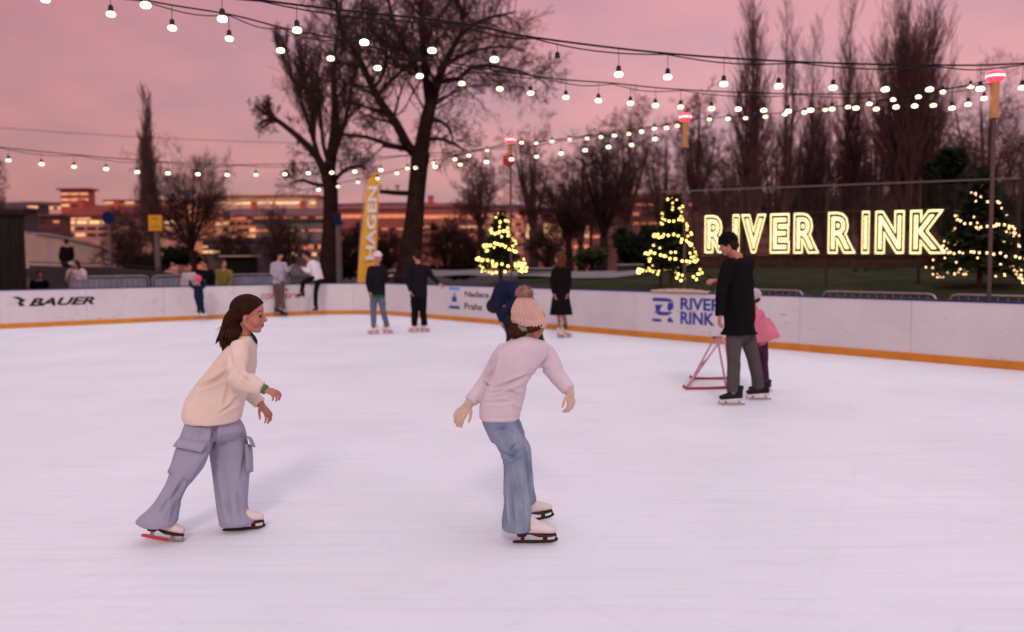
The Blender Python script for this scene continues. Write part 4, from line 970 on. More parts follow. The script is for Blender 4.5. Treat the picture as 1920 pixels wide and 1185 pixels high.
m_signy = mat('sign_yellow', (0.62, 0.30, 0.01), 0.5, 0.08, 6); m_signb = mat('sign_blue', (0.007, 0.018, 0.085), 0.4, .08, 5)
m_postg = mat('sign_post', (0.11, 0.085, 0.09), 0.5, .1, 4)
def sign_post(label, px, py, d, shape, hw, hh, m_, post_w=.045):
    c = at(px, py, d); e = thing('street_sign', label, 'sign', V((c.x, c.y, 0)))
    m = MB(); m.cyl((c.x, c.y + .03 + post_w, 0), (c.x, c.y + .03 + post_w, c.z + hh / F * d), post_w, post_w, 10); m.build('post', m_postg, e)
    m = MB(); w_, h_ = hw / F * d, hh / F * d
    if shape == 'disc': m.rings([(c - V((0, .012, 0)), V((w_, 0, 0)), V((0, 0, w_))), (c + V((0, .012, 0)), V((w_, 0, 0)), V((0, 0, w_)))], 24)
    else: m.box(c, (2 * w_, .03, 2 * h_))
    pl = m.build('plate', m_, e)
    if shape != 'disc':
        m = MB(); m.box(c - V((0, .019, h_ * .55)), (2 * w_ * .92, .006, .02)); m.box(c + V((0, -.019, h_ * .55)), (2 * w_ * .5, .006, .03)); m.build('marking', m_cable, pl)
sign_post('yellow square sign on a grey pole beside the slim poplar', 291, 418, 36, 'box', 12.5, 14.5, m_signy, .12)
sign_post('round blue road sign on a thin post before the pink building', 203, 408, 40, 'disc', 12, 12, m_signb, .05)
sign_post('small blue sign on a grey post beside the pollarded tree', 633, 410, 36, 'box', 7, 11, m_signb, .13)

m_boxblk = mat('stall_black', (0.008, 0.008, 0.008), 0.7)
e = thing('stall', 'small black flat-topped stall behind the people at the boards', 'stall', V((at(452, 530, 30).x, 30, 0)))
pa_, pb_ = at(422, 482, 30), at(466, 482, 30)
m = MB(); m.box(((pa_.x + pb_.x) / 2, 30.5, pa_.z / 2), (pb_.x - pa_.x, 1.0, pa_.z)); m.build('body', m_boxblk, e)
m = MB(); m.box(((pa_.x + pb_.x) / 2, 30.45, pa_.z + .03), (pb_.x - pa_.x + .3, 1.3, .06)); m.build('roof', mat('stall_roof_lit', (.30, .20, .14), .7), e)  # light on the stall's top is put into the paler roof colour
m_bench = mat('bench_wood', (0.030, 0.024, 0.024), 0.7, .2, 4); m_benchtop = mat('bench_top_pale', (0.30, 0.27, 0.28), .6, .15, 5)  # top slat paler than the rest of the bench
def bench(label, px, py, d, wpx):
    c = at(px, py, d); w_ = wpx / F * d; zt = c.z; zb = zt - .85; e = thing('park_bench', label, 'bench', V((c.x, d, max(zb, 0))), 'park benches beyond the boards')
    m = MB()
    for k in range(3): m.box((c.x, d, zt - .05 - .14 * k), (w_, .035, .11))
    m.build('backrest', m_bench, e)
    m = MB(); m.box((c.x, d, zt + .02), (w_, .06, .035)); m.build('top_slat', m_benchtop, e)
    m = MB()
    for k in range(3): m.box((c.x, d - .12 - .14 * k, zt - .42), (w_, .12, .035))
    m.build('seat', m_bench, e)
    for s in (-.42, .42):
        m = MB(); m.beam(V((c.x + s * w_, d - .4, zb)), V((c.x + s * w_, d - .4, zt - .44)), .06, .06, (1, 0, 0)); m.build('leg', m_frame, e)
        m = MB(); m.beam(V((c.x + s * w_, d + .05, zb)), V((c.x + s * w_, d + .03, zt - .02)), .06, .06, (1, 0, 0)); m.build('leg', m_frame, e)
bench('dark park bench behind the two chatting skaters', 742, 509, 36, 70)
bench('dark park bench beside the smallest lit fir', 1012, 504, 32, 84)
bench('dark park bench beside the plump lit fir', 1182, 497, 30, 50)
# a beige rug left over the board cap
m_rug = mat('rug_beige', (0.42, 0.29, 0.19), 0.95, .15, 10, sheen=.2)
m = MB(); vs = []; fs = []; n_ = 26; prof = [(-.05, BH - .10), (-.022, BH + .004), (.03, BH + .022), (.08, BH + .02), (.112, BH + .004), (.125, BH - .2)]
s_a = (on_board(1222, 545, a1, nR) - a1).dot(dR); s_b = (on_board(1330, 545, a1, nR) - a1).dot(dR)
for i in range(n_ + 1):
    s = s_a + (s_b - s_a) * i / n_
    for j, (q, z) in enumerate(prof):
        p = a1 + dR * s - nR * q; bumpz = .035 * max(0, math.sin(PI * i / n_)) * (j in (2, 3)) + .006 * math.sin(i * 1.7 + j)
        vs.append((p.x, p.y, z + (bumpz if j else 0) + (.09 if j == 0 else 0)))
k = len(prof)
for i in range(n_):
    for j in range(k - 1): fs.append((i * k + j, (i + 1) * k + j, (i + 1) * k + j + 1, i * k + j + 1))
m.add(vs, fs)
o = m.build('rug', m_rug, smooth=True); md = o.modifiers.new('thick', 'SOLIDIFY'); md.thickness = .006
tag(o, 'beige folded rug draped over the board cap by the plump lit fir', 'rug')
# ------------------------------------------------------------------ people
m_skin = mat('skin', (0.42, 0.175, 0.125), 0.55, 0.06, 9, bump=0.05, bscale=160, spec=0.35)
m_skin_d = mat('skin_tan', (0.33, 0.125, 0.095), 0.55, 0.06, 9, bump=0.05, bscale=160, spec=0.35)
m_lip = mat('lips', (0.28, 0.065, 0.07), 0.45, 0.05, 20)
m_eyew = mat('eye_white', (0.30, 0.25, 0.24), 0.35, 0.03, 5)
m_iris = mat('eye_iris', (0.030, 0.016, 0.010), 0.2)
m_hairdk = mat('hair_dark', (0.024, 0.010, 0.006), 0.6, 0.45, 18, stretch=(6, 6, 0.8), bump=.4, bscale=30)
m_hairbr = mat('hair_brown', (0.046, 0.018, 0.009), 0.6, 0.5, 18, stretch=(6, 6, 0.8), bump=.4, bscale=30)
m_hairred = mat('hair_auburn', (0.085, 0.028, 0.014), 0.5, 0.4, 18, bump=.4, bscale=30)
m_leather = mat('skate_white', (0.62, 0.55, 0.52), 0.45, 0.06, 12, bump=.1, bscale=40)
m_leatherb = mat('skate_black', (0.016, 0.015, 0.017), 0.45, 0.2, 12)
m_sole = mat('skate_sole', (0.075, 0.030, 0.018), 0.5, 0.2, 12)
m_steel = mat('blade_steel', (0.30, 0.27, 0.27), 0.35, 0.1, 10, metal=0.7)
m_bladered = mat('blade_red', (0.62, 0.03, 0.035), 0.4, 0.08, 8)
m_dark = mat('blade_dark', (0.05, 0.035, 0.03), 0.4, metal=.4)

def ellv(mb, c, A, B, Cc, n=18, m=12): mb.ell(c, A, B, Cc, n, m)
def head_shape(mb, o, f, u, H):
    """o = chin height on the neck axis; f forward, u up (unit), H = chin to crown"""
    f, u = V(f).normalized(), V(u).normalized(); u = (u - f * u.dot(f)).normalized(); s = f.cross(u)
    def p(a, b, c): return o + f * (a * H) + s * (b * H) + u * (c * H)
    E = lambda c, ra, rb, rc: ellv(mb, p(*c), f * ra * H, s * rb * H, u * rc * H)
    E((-.04, 0, .63), .43, .345, .365)                     # cranium
    E((.10, 0, .45), .275, .275, .36)                      # face mass
    E((.165, 0, .70), .205, .26, .20)                      # forehead
    E((.22, 0, .16), .125, .15, .135)                      # chin block
    E((.275, 0, .09), .070, .085, .065)                    # chin
    for b in (-1, 1):
        mb.tube([p(-.04, b * .25, .30), p(.08, b * .22, .16), p(.25, b * .08, .08)], [.085 * H, .075 * H, .06 * H], n=10, sub=3, round_caps=True)   # jaw
        E((.20, b * .175, .35), .14, .125, .15)           # cheek
        mb.tube([p(.318, b * .06, .585), p(.308, b * .14, .60), p(.235, b * .235, .575)], [.040 * H, .042 * H, .033 * H], n=8, sub=2, round_caps=True)      # brow ridge
        E((-.035, b * .325, .425), .06, .035, .105)        # ear
        E((-.01, b * .315, .345), .035, .03, .04)            # ear lobe
        E((.405, b * .055, .36), .045, .045, .035)          # nostril wing
        mb.tube([p(.365, b * .085, .505), p(.35, b * .145, .525), p(.315, b * .205, .50)], [.02 * H] * 3, n=6, round_caps=True)    # upper lid
    mb.tube([p(.355, 0, .56), p(.395, 0, .46), p(.45, 0, .385)], [.036 * H, .04 * H, .046 * H], n=10, sub=2, round_caps=True)   # nose
    E((.40, 0, .345), .07, .05, .03)
    E((.315, 0, .275), .085, .13, .085)                     # muzzle
    E((.375, 0, .245), .042, .085, .026)                    # upper lip
    E((.358, 0, .197), .045, .075, .030)                    # lower lip
    return p, f, s, u
def face_parts(p, f, s, u, H, par, hairm, both=True):
    for b in (-1, 1):
        m = MB(); c = p(.288, b * .150, .485); m.ell(c, f * .058 * H, s * .066 * H, u * .030 * H, 14, 10); e = m.build('eye', m_eyew, par, smooth=True)
        m = MB(); q = p(.322, b * .158, .484); m.ell(q, f * .030 * H, s * .046 * H, u * .036 * H, 12, 8); m.build('iris', m_iris, e, smooth=True)
        m = MB(); m.tube([p(.362, b * .080, .500), p(.360, b * .145, .522), p(.305, b * .222, .498)], [.006 * H, .015 * H, .010 * H], n=6, sub=3); m.build('eyelash', m_iris, par)
        m = MB(); m.tube([p(.352, b * .065, .605), p(.345, b * .15, .630), p(.265, b * .25, .60)], [(.009 * H, .010 * H), (.009 * H, .012 * H), (.005 * H, .006 * H)], n=6, sub=3); m.build('eyebrow', hairm, par)
def hand_shape(mb, w, d, n, sidev, k=1.0, curl=0.5, spread=.12, r0=.0075, tcurl=.4):
    """w wrist; d towards the fingers; n back of the hand; sidev towards the thumb"""
    d = V(d).normalized(); n = V(n); n = (n - d * n.dot(d)).normalized(); t = V(sidev); t = (t - d * t.dot(d) - n * t.dot(n)).normalized()
    P_ = lambda a, b, c: w + d * (a * k) + t * (b * k) + n * (c * k)
    mb.tube([P_(-.03, 0, 0), P_(0, 0, 0), P_(.03, .002, 0), P_(.065, .002, .001), P_(.082, .002, 0)], [(.023 * k, .018 * k), (.024 * k, .018 * k), (.034 * k, .017 * k), (.038 * k, .0145 * k), (.034 * k, .011 * k)], n=14, side=t, sub=3, round_caps=True)
    for i, (off, ln) in enumerate(((.030, .066), (.010, .074), (-.010, .069), (-.028, .054))):
        b0 = P_(.076 - .006 * (i == 3) - .003 * (i == 0), off, .0); dirv = (d + t * spread * (1.5 - i) * .7).normalized(); pts = [b0]; a = 0; c = curl * (1 + .12 * i)
        for j, q in enumerate((.45, .32, .23)):
            a += c * (.55, 1.0, .8)[j]; dv = dirv * math.cos(a) - n * math.sin(a); pts.append(pts[-1] + dv * ln * q * k)
        r = r0 * k * (1.0, 1.05, 1.0, .88)[i]; mb.tube([b0 - dirv * .012 * k] + pts, [r * 1.1, r * 1.1, r, r * .92, r * .8], n=8, sub=2, round_caps=True)
    b0 = P_(.018, .024, -.006); a1_ = (d * .7 + t * .75 - n * .25).normalized(); a2_ = (d * .9 + t * (.35 - tcurl * .5) - n * (.2 + tcurl)).normalized()
    mb.tube([b0 - a1_ * .01 * k, b0 + a1_ * .034 * k, b0 + a1_ * .034 * k + a2_ * .028 * k, b0 + a1_ * .034 * k + a2_ * .05 * k], [.0115 * k, .0098 * k, .0085 * k, .0065 * k], n=8, sub=2, round_caps=True)

def skate(par, o, f, u, k=1.0, m_boot=None, m_so=None, m_bl=None, m_guard=None, top=.20, lean=0.0):
    """o = blade middle on the ice, f toe direction, u up; k=1 for an adult boot of 0.27 m"""
    m_boot = m_boot or m_leather; m_so = m_so or m_sole; m_bl = m_bl or m_steel
    f = V(f).normalized(); u = V(u); u = (u - f * u.dot(f)).normalized(); s = f.cross(u)
    P_ = lambda a, b, c: o + f * (a * k) + s * (b * k) + u * (c * k)
    mb = MB()
    mb.tube([P_(-.075, 0, .095), P_(-.03, 0, .10), P_(.03, 0, .095), P_(.085, 0, .088), P_(.125, 0, .082)], [(.034 * k, .036 * k), (.037 * k, .042 * k), (.040 * k, .037 * k), (.042 * k, .03 * k), (.03 * k, .022 * k)], n=16, side=s, sub=3, round_caps=True)
    mb.tube([P_(-.065, 0, .10), P_(-.06, 0, .15), P_(-.062, 0, top + .0), P_(-.066, 0, top + .04)], [(.034 * k, .042 * k), (.036 * k, .046 * k), (.041 * k, .05 * k), (.043 * k, .052 * k)], n=16, side=s, sub=3)
    mb.tube([P_(-.03, 0, .15), P_(.02, 0, .12), P_(.07, 0, .105)], [(.03 * k, .03 * k), (.033 * k, .028 * k), (.033 * k, .02 * k)], n=12, side=s, sub=2, round_caps=True)
    mb.tube([P_(.04, 0, .118), P_(-.02, 0, .165), P_(-.03, 0, top + .02)], [(.016 * k, .012 * k)] * 3, n=8, side=s, sub=2, round_caps=True)
    b = mobj('skate', organic(mb, .006 * k + .001, 2), m_boot, par)
    mb = MB()
    out = [(-.112, .022), (-.10, .034), (-.06, .036), (-.02, .030), (.03, .040), (.08, .043), (.118, .034), (.143, .012)]
    ring = [(a, w_) for a, w_ in out] + [(a, -w_) for a, w_ in reversed(out)]
    def zs(a): return .074 if a < -.03 else (.074 - (a + .03) / .06 * .016 if a < .03 else .058)
    n_ = len(ring); mb.add([P_(a, w_, zs(a)) for a, w_ in ring] + [P_(a, w_, zs(a) - .010) for a, w_ in ring], [tuple(range(n_)), tuple(range(2 * n_ - 1, n_ - 1, -1))] + [(i, n_ + i, n_ + (i + 1) % n_, (i + 1) % n_) for i in range(n_)])
    mb.tube([P_(-.075, 0, .066), P_(-.075, 0, .045)], [(.032 * k, .036 * k), (.028 * k, .030 * k)], n=12, side=s)
    mb.build('sole', m_so, b)
    mb = MB()
    prof = [(-.135, .006), (-.12, .0), (.0, -.002), (.11, .0), (.148, .012), (.155, .024), (.150, .034), (.138, .032), (.128, .022), (.10, .018), (-.12, .018), (-.135, .012)]
    n_ = len(prof); t_ = .0028
    mb.add([P_(a, t_, c) for a, c in prof] + [P_(a, -t_, c) for a, c in prof], [tuple(range(n_)), tuple(range(2 * n_ - 1, n_ - 1, -1))] + [(i, n_ + i, n_ + (i + 1) % n_, (i + 1) % n_) for i in range(n_)])
    for a0_, a1_, zt in ((-.085, -.06, .05), (.055, .085, .052), (.132, .142, .052)):
        mb.beam(P_((a0_ + a1_) / 2, 0, .012), P_((a0_ + a1_) / 2 + .004, 0, zt), (a1_ - a0_) * k, .006 * k, s)
    bl = mb.build('blade', m_bl, b)
    if m_guard:
        mb = MB(); mb.box(P_(-.045, 0, .004), (1, 1, 1), Matrix((f * .19 * k, s * .011 * k, u * .016 * k)).transposed()); mb.build('blade_guard', m_guard, bl)
    return b

def slices(mb, D, rows, n=28, sub=4):
    """horizontal sections from outline pixels: (py, x left, x right, depth offset, half depth)"""
    R = []
    for py, x0, x1, dd, hd in rows:
        a = at(x0, py, D + dd); b = at(x1, py, D + dd); R.append(((a + b) / 2, (b - a).length / 2, hd, (b - a).normalized()))
    out = []
    for i in range(len(R) - 1):
        p0, p1, p2, p3 = R[max(i - 1, 0)], R[i], R[i + 1], R[min(i + 2, len(R) - 1)]
        for k in range(sub if i < len(R) - 2 else sub + 1):
            t = k / sub
            cr = lambda a, b, c, d: (b * 2 + (c - a) * t + (a * 2 - b * 5 + c * 4 - d) * t * t + (b * 3 - a - c * 3 + d) * t ** 3) * .5
            out.append((cr(p0[0], p1[0], p2[0], p3[0]), p1[3] * max(.004, cr(p0[1], p1[1], p2[1], p3[1])), V((0, 1, 0)) * max(.004, cr(p0[2], p1[2], p2[2], p3[2]))))
    # superellipse-ish sections keep cloth fuller than an ellipse
    o = len(mb.v); vs = []; fs = []
    for c, A, B in out:
        for k in range(n):
            t = 2 * PI * k / n; ct, st = math.cos(t), math.sin(t); ex = .86
            vs.append(c + A * (math.copysign(abs(ct) ** ex, ct)) + B * (math.copysign(abs(st) ** ex, st)))
    m_ = len(out)
    for i in range(m_ - 1):
        for k in range(n): fs.append((i * n + k, i * n + (k + 1) % n, (i + 1) * n + (k + 1) % n, (i + 1) * n + k))
    fs.append(tuple(range(n - 1, -1, -1))); fs.append(tuple((m_ - 1) * n + k for k in range(n)))
    mb.add(vs, fs)
def cloth(me, amp=.005, sc=(7, 7, 4), seed=0, creases=()):
    S = V(sc); off = V((seed * 3.7, seed * 1.3, 0)); amp *= 1.25
    cr = [(proj(a), proj(b), w_ * F / 5.0, d_) for a, b, w_, d_ in creases]
    def fn(co, nn):
        q = V((co.x * S.x, co.y * S.y, co.z * S.z)) + off
        v = noise.noise(q) * amp + noise.noise(q * 2.3) * amp * .45
        if cr and nn.y < .35:
            pp = proj(co)
            for a, b, w_, d_ in cr:
                ab = b - a; t = max(0, min(1, (pp - a).dot(ab) / ab.length_squared)); r = (pp - (a + ab * t)).length
                if r < w_ * 4: v += 1.6 * d_ * (math.exp(-(r / w_) ** 2) - .5 * math.exp(-((r - w_ * 2.0) / w_) ** 2)) * math.sin(PI * min(1, .12 + .88 * (1 - abs(2 * t - 1))) * .5)
        return v
    displace(me, fn); return me
def X(D): return lambda px, py, dd=0.0: at(px, py, D + dd)
# ------------------------------------------------------------------ girl in the cream sweater
m_cream = knit_mat('sweater_cream', (0.75, 0.61, 0.51), 500, 'Z', (0.82, 0.68, 0.575))
m_trous = mat('trousers_lilac', (0.295, 0.292, 0.385), 0.85, 0.07, 5, bump=.25, bscale=220, sheen=.1)
m_trousd = mat('trousers_seam', (0.24, 0.215, 0.28), 0.85, 0.07, 5)
m_navy = mat('collar_navy', (0.020, 0.020, 0.045), 0.7)
m_green = mat('wristband_green', (0.035, 0.16, 0.035), 0.5)
D1 = 4.962; J = X(D1)
e1 = thing('person', 'girl with long dark hair gliding in a cream sweater and lilac cargo trousers', 'person', gnd(380, 1004), 'skaters on the ice')
# body: one continuous figure under the clothes
mb = MB(); H1 = .217
head_o = J(465, 624.5, 0); hf = V((1, .10, -.07)); hu = V((.08, 0, 1))
hp, f_, s_, u_ = head_shape(mb, head_o, hf, hu, H1)
NEAR, FAR = -.12, .12
mb.tube([J(461, 600, .0), J(459, 622, .0), J(456, 640, 0), J(450, 660, 0)], [.047, .043, .045, .055], n=14, sub=2, round_caps=True)
mb.tube([J(450, 652, 0), J(432, 690, 0), J(415, 725, 0), J(404, 765, 0)], [(.085, .06), (.09, .075), (.085, .07), (.09, .075)], n=16, side=(0, 1, 0), sub=2, round_caps=True)
shN, elN, wrN = J(446, 655, NEAR - .02), J(444, 708, NEAR - .09), J(494, 729, NEAR - .10)
shF, elF, wrF = J(462, 658, FAR), J(455, 722, FAR + .02), J(489, 758, FAR - .02)
for a, b_, c_ in ((shN, elN, wrN), (shF, elF, wrF)):
    mb.tube([a, a.lerp(b_, .5), b_, b_.lerp(c_, .4), c_], [.036, .034, .032, .031, .024], n=12, sub=2, round_caps=True)
hand_shape(mb, wrN, V((.9, -.1, -.32)), V((.25, -.35, .9)), V((-.1, 1, .3)), .82, .62, spread=.34, r0=.009)
hand_shape(mb, wrF, V((.62, -.12, -.72)), V((.75, -.3, .55)), V((.2, -1, .1)), .86, .42, spread=.38, r0=.009)
for hp_, kn, an, dd in (((388, 796), (352, 880), (302, 968), NEAR + .05), ((424, 800), (432, 880), (447, 965), FAR)):
    mb.tube([J(*hp_, dd), J(*kn, dd), J(*an, dd)], [.055, .042, .034], n=12, sub=3, round_caps=True)
me = organic(mb, .0036, 2, .5)
body = mobj('body', me, [m_skin, m_lip], e1)
mi = []
for p in me.polygons:
    q = p.center - head_o; a, b_, c_ = q.dot(f_) / H1, q.dot(s_) / H1, q.dot(u_) / H1
    mi.append(1 if (a > .36 and abs(b_) < .10 and .165 < c_ < .275) else 0)
me.polygons.foreach_set('material_index', mi)
face_parts(hp, f_, s_, u_, H1, e1, m_hairdk)
# hair
mb = MB()
def hq(a, b_, c_): return hp(a, b_, c_)
th = MB()
# cap over the skull, hairline from the brow back to the ear
n_, m_ = 110, 76
cap = MB(); vs = []; idx = {}
for i in range(m_ + 1):
    for j in range(n_):
        la = -PI / 2 + PI * i / m_; lo_ = 2 * PI * j / n_
        a = -.045 + .475 * math.cos(la) * math.cos(lo_); b_ = .385 * math.cos(la) * math.sin(lo_); c_ = .635 + .42 * math.sin(la)
        vs.append((a, b_, c_))
fs = []
for i in range(m_):
    for j in range(n_):
        q = [i * n_ + j, i * n_ + (j + 1) % n_, (i + 1) * n_ + (j + 1) % n_, (i + 1) * n_ + j]
        ca = sum(vs[t][0] for t in q) / 4; cc = sum(vs[t][2] for t in q) / 4; cb = abs(sum(vs[t][1] for t in q) / 4)
        lim = .10 + (cc - .55) * .98 - max(0, .15 - cb) * .25
        if ca < (lim if cc > .52 else -.04 - (.52 - cc) * .5) and cc > .24: fs.append(tuple(q))
cap.add([hq(*v) for v in vs], fs)
cm = eval_mesh(cap.mesh('temporary'), [('SOLIDIFY', dict(thickness=.012, offset=1)), ('SMOOTH', dict(factor=.5, iterations=3))])
cm.polygons.foreach_set('use_smooth', [True] * len(cm.polygons))
hair = mobj('hair', cm, m_hairdk, e1)
# hanging mass and locks
mb = MB()
mb.tube([hq(-.22, 0, .62), hq(-.38, 0, .35), J(430, 616, 0), J(424, 636, -.02), J(421, 656, -.03)], [(.075, .05), (.085, .055), (.08, .045), (.06, .034), (.03, .014)], n=16, side=(0, 1, 0), sub=4, round_caps=True)
mb.tube([hq(-.34, .05, .40), J(424, 612, .03), J(413, 630, .04), J(404, 645, .05)], [(.04, .03), (.034, .026), (.02, .014), (.006, .005)], n=12, side=(0, 1, 0), sub=4, round_caps=True)
mb.tube([hq(-.10, -.27, .50), hq(-.20, -.30, .25), J(440, 622, -.075), J(436, 640, -.085), J(433, 657, -.085)], [(.035, .04), (.03, .045), (.028, .034), (.022, .028), (.012, .012)], n=12, side=(0, 1, 0), sub=4, round_caps=True)
mobj('hair_length', organic(mb, .007, 3), m_hairdk, e1)
lk = MB(); r = random.Random(4)
for k in range(230):
    q = r.uniform(-1, 1); g_ = r.uniform(-1, 1); j_ = lambda a: r.uniform(-a, a)
    sd = -abs(q) if r.random() < .75 else abs(q)
    st_ = hq(-.30 - .10 * g_ * .5 + j_(.03), sd * .34, .60 + .12 * g_)
    md = hq(-.36 + .10 * g_, sd * .37, .32)
    lw = J(427 + 9 * g_ + j_(2), 620 + j_(2), sd * .092 - .01)
    en = J(424 + 12 * g_ + j_(4), 647 + 3 * g_ + j_(7), sd * .088 - .02)
    lk.tube([st_, md, lw, en], [.0012, .0026, .0030, .0008], n=4, sub=4, cap=False)
for k in range(9):
    lk.tube([hq(-.4, r.uniform(-.2, .1), .5), J(424 - r.uniform(0, 8), 606 + r.uniform(-4, 10), 0), J(412 - r.uniform(0, 12), 622 + r.uniform(-10, 18), r.uniform(-.05, .05))], [.0011, .0009, .0004], n=3, sub=4, cap=False)
lk.build('hair_locks', m_hairbr, e1, smooth=True)['kind'] = 'stuff'
# sweater
mb = MB()
slices(mb, D1, [(629, 449, 474, 0, .055), (637, 440, 478, 0, .095), (650, 428, 479, 0, .14), (668, 413, 475, 0, .155), (690, 396, 469, 0, .155), (712, 377, 465, 0, .15), (735, 359, 461, 0, .15), (757, 348, 456, 0, .17), (773, 345.5, 452, 0, .18), (781, 347, 450, 0, .182), (788, 352, 447, 0, .178)])
mb.tube([J(450, 646, NEAR + .01), J(446, 672, NEAR - .05), shN.lerp(elN, .7), elN, elN.lerp(wrN, .45), wrN - V((.012, 0, -.004))], [.05, .060, .063, .060, .050, .037], n=18, sub=3, round_caps=False)
mb.tube([J(462, 652, FAR - .02), shF.lerp(elF, .45), elF, elF.lerp(wrF, .5), wrF - V((.012, 0, -.012))], [.06, .066, .056, .046, .037], n=18, sub=3)
me = organic(mb, .0062, 5, .5)
cloth(me, .0038, (8, 8, 5), 2, [
    (J(440, 692, -.16), J(385, 722, -.13), .012, -.011), (J(436, 703, -.16), J(372, 728, -.12), .011, -.009), (J(433, 716, -.16), J(420, 765, -.16), .013, -.006),
    (J(452, 750, -.10), J(410, 776, -.155), .008, -.009), (J(455, 738, -.08), J(425, 764, -.14), .009, -.008), (J(448, 700, -.25), J(470, 716, -.24), .009, -.007), (J(455, 692, -.24), J(466, 724, -.24), .008, -.006),
    (J(460, 676, -.2), J(464, 700, -.21), .010, -.006), (J(430, 655, -.15), J(437, 695, -.17), .012, -.005), (J(470, 668, -.03), J(466, 705, -.05), .012, -.008)])
sw = mobj('sweater', me, m_cream, e1)
mb = MB()   # ribbed hem and cuffs
slices(mb, D1, [(780, 346.5, 450.5, 0, .184), (783, 347, 450, 0, .185), (787, 351, 448, 0, .182), (788.5, 353, 447, 0, .175)], sub=2)
mobj('hem_band', organic(mb, .008, 2), m_cream, sw)
for wv, ev in ((wrN, elN), (wrF, elF)):
    d_ = (wv - ev).normalized(); mb = MB(); mb.tube([wv - d_ * .036, wv - d_ * .03, wv - d_ * .012, wv - d_ * .006], [.036, .0405, .0385, .031], n=18); mb.build('cuff', m_cream, sw, smooth=True)
d_ = (wrN - elN).normalized(); mb = MB(); mb.tube([wrN - d_ * .004, wrN + d_ * .002, wrN + d_ * .016, wrN + d_ * .02], [.02, .0285, .028, .02], n=18, side=(0, 1, 0)); mb.build('wristband', m_green, e1, smooth=True)
mb = MB(); mb.tube([J(472, 626, -.03), J(477, 634, -.01), J(480.5, 641, .015), J(480, 646, .03)], [(.012, .006), (.018, .008), (.014, .007), (.004, .004)], n=8, side=(0, 1, 0), sub=3); mb.build('collar', m_navy, e1, smooth=True)
# trousers
mb = MB()
slices(mb, D1, [(768, 358, 438, 0, .12), (790, 352, 444, 0, .13), (806, 347, 453, 0, .125), (818, 356, 446, 0, .085), (826, 374, 434, 0, .05)])
slices(mb, D1, [(776, 356, 408, -.04, .09), (800, 347, 408, -.065, .10), (825, 336, 402, -.10, .105), (850, 327, 391, -.11, .10), (875, 321, 380, -.12, .095), (900, 315, 363, -.12, .09), (920, 305, 347, -.12, .088), (940, 291, 336, -.12, .092), (955, 278, 333, -.12, .10), (968, 263, 331.5, -.12, .108), (976, 259, 331, -.12, .11), (982, 272, 330, -.12, .105)])
slices(mb, D1, [(776, 406, 438, .04, .08), (800, 399, 455, .08, .105), (830, 394, 463, .09, .105), (860, 396, 466.5, .10, .10), (890, 400, 466, .10, .10), (915, 403.5, 464, .10, .10), (940, 407, 462, .10, .10), (958, 410, 464, .10, .108), (968, 412, 474, .10, .112), (976, 413, 480, .10, .11), (981, 413, 470, .10, .10)])
me = organic(mb, .0062, 4, .5)
cloth(me, .0048, (9, 9, 3.2), 5, [
    (J(404, 792, -.12), J(398, 835, -.04), .014, -.018), (J(345, 898, -.21), J(318, 945, -.21), .011, -.012), (J(355, 905, -.2), J(335, 940, -.2), .010, -.010), (J(318, 930, -.2), J(300, 965, -.2), .010, -.008),
    (J(406, 860, .01), J(420, 960, .01), .013, .008), (J(446, 920, 0), J(452, 965, 0), .012, -.008), (J(425, 930, 0), J(432, 980, 0), .011, -.008), (J(330, 935, -.2), J(322, 975, -.2), .010, -.008), (J(460, 850, .02), J(452, 905, .0), .012, -.006), (J(372, 800, -.19), J(366, 828, -.2), .012, .006)])
tr = mobj('trousers', me, m_trous, e1)
# cargo pockets: a bellows pocket with its flap
def pocket(c4, flap4, nrm, th):
    mb = MB(); q = [V(p) for p in c4]; n_ = V(nrm).normalized() * th
    g = 6; vs = []; fs = []
    for lay in (0, 1):
        for i in range(g + 1):
            for j in range(g + 1):
                u0, v0 = j / g, i / g; p = q[0].lerp(q[1], u0).lerp(q[3].lerp(q[2], u0), v0); edge = min(u0, 1 - u0, v0 * 1.4, (1 - v0)) ; 
                vs.append(p + n_ * ((min(1, edge * 5) * .8 + .2) * (1 + .25 * noise.noise(p * 22)) if lay else -.8))
    k = (g + 1) ** 2
    for i in range(g):
        for j in range(g): a = i * (g + 1) + j; fs.append((k + a, k + a + 1, k + a + g + 2, k + a + g + 1)); fs.append((a + g + 1, a + g + 2, a + 1, a))
    rim = [j for j in range(g)] + [i * (g + 1) + g for i in range(g)] + [g * (g + 1) + j for j in range(g, 0, -1)] + [i * (g + 1) for i in range(g, 0, -1)]
    for a, b2 in zip(rim, rim[1:] + rim[:1]): fs.append((a, b2, k + b2, k + a))
    mb.add(vs, fs); o = mb.build('cargo_pocket', m_trous, tr, smooth=True)
    mb2 = MB(); q = [V(p) for p in flap4]; vs = []; fs = []
    for i in range(4):
        for j in range(7):
            u0, v0 = j / 6, i / 3; p = q[0].lerp(q[1], u0).lerp(q[3].lerp(q[2], u0), v0); vs.append(p + n_ * (.35 + 1.0 * v0 ** .6 + .12 * math.sin(u0 * 7)))
    for i in range(3):
        for j in range(6): a = i * 7 + j; fs.append((a, a + 1, a + 8, a + 7))
    mb2.add(vs, fs); f2 = mb2.build('pocket_flap', m_trous, tr, smooth=True); md = f2.modifiers.new('t', 'SOLIDIFY'); md.thickness = .005
pocket([J(334, 838, -.205), J(388, 848, -.20), J(356, 902, -.205), J(314, 886, -.20)], [J(337, 822, -.19), J(391, 830, -.185), J(384, 848, -.20), J(330, 836, -.205)], (-.35, -1, .05), .018)
pocket([J(462, 832, .02), J(471, 834, .14), J(474, 884, .14), J(464, 888, .02)], [J(461, 818, .02), J(468, 820, .14), J(472, 838, .14), J(466, 838, .02)], (1, -.35, 0), .016)
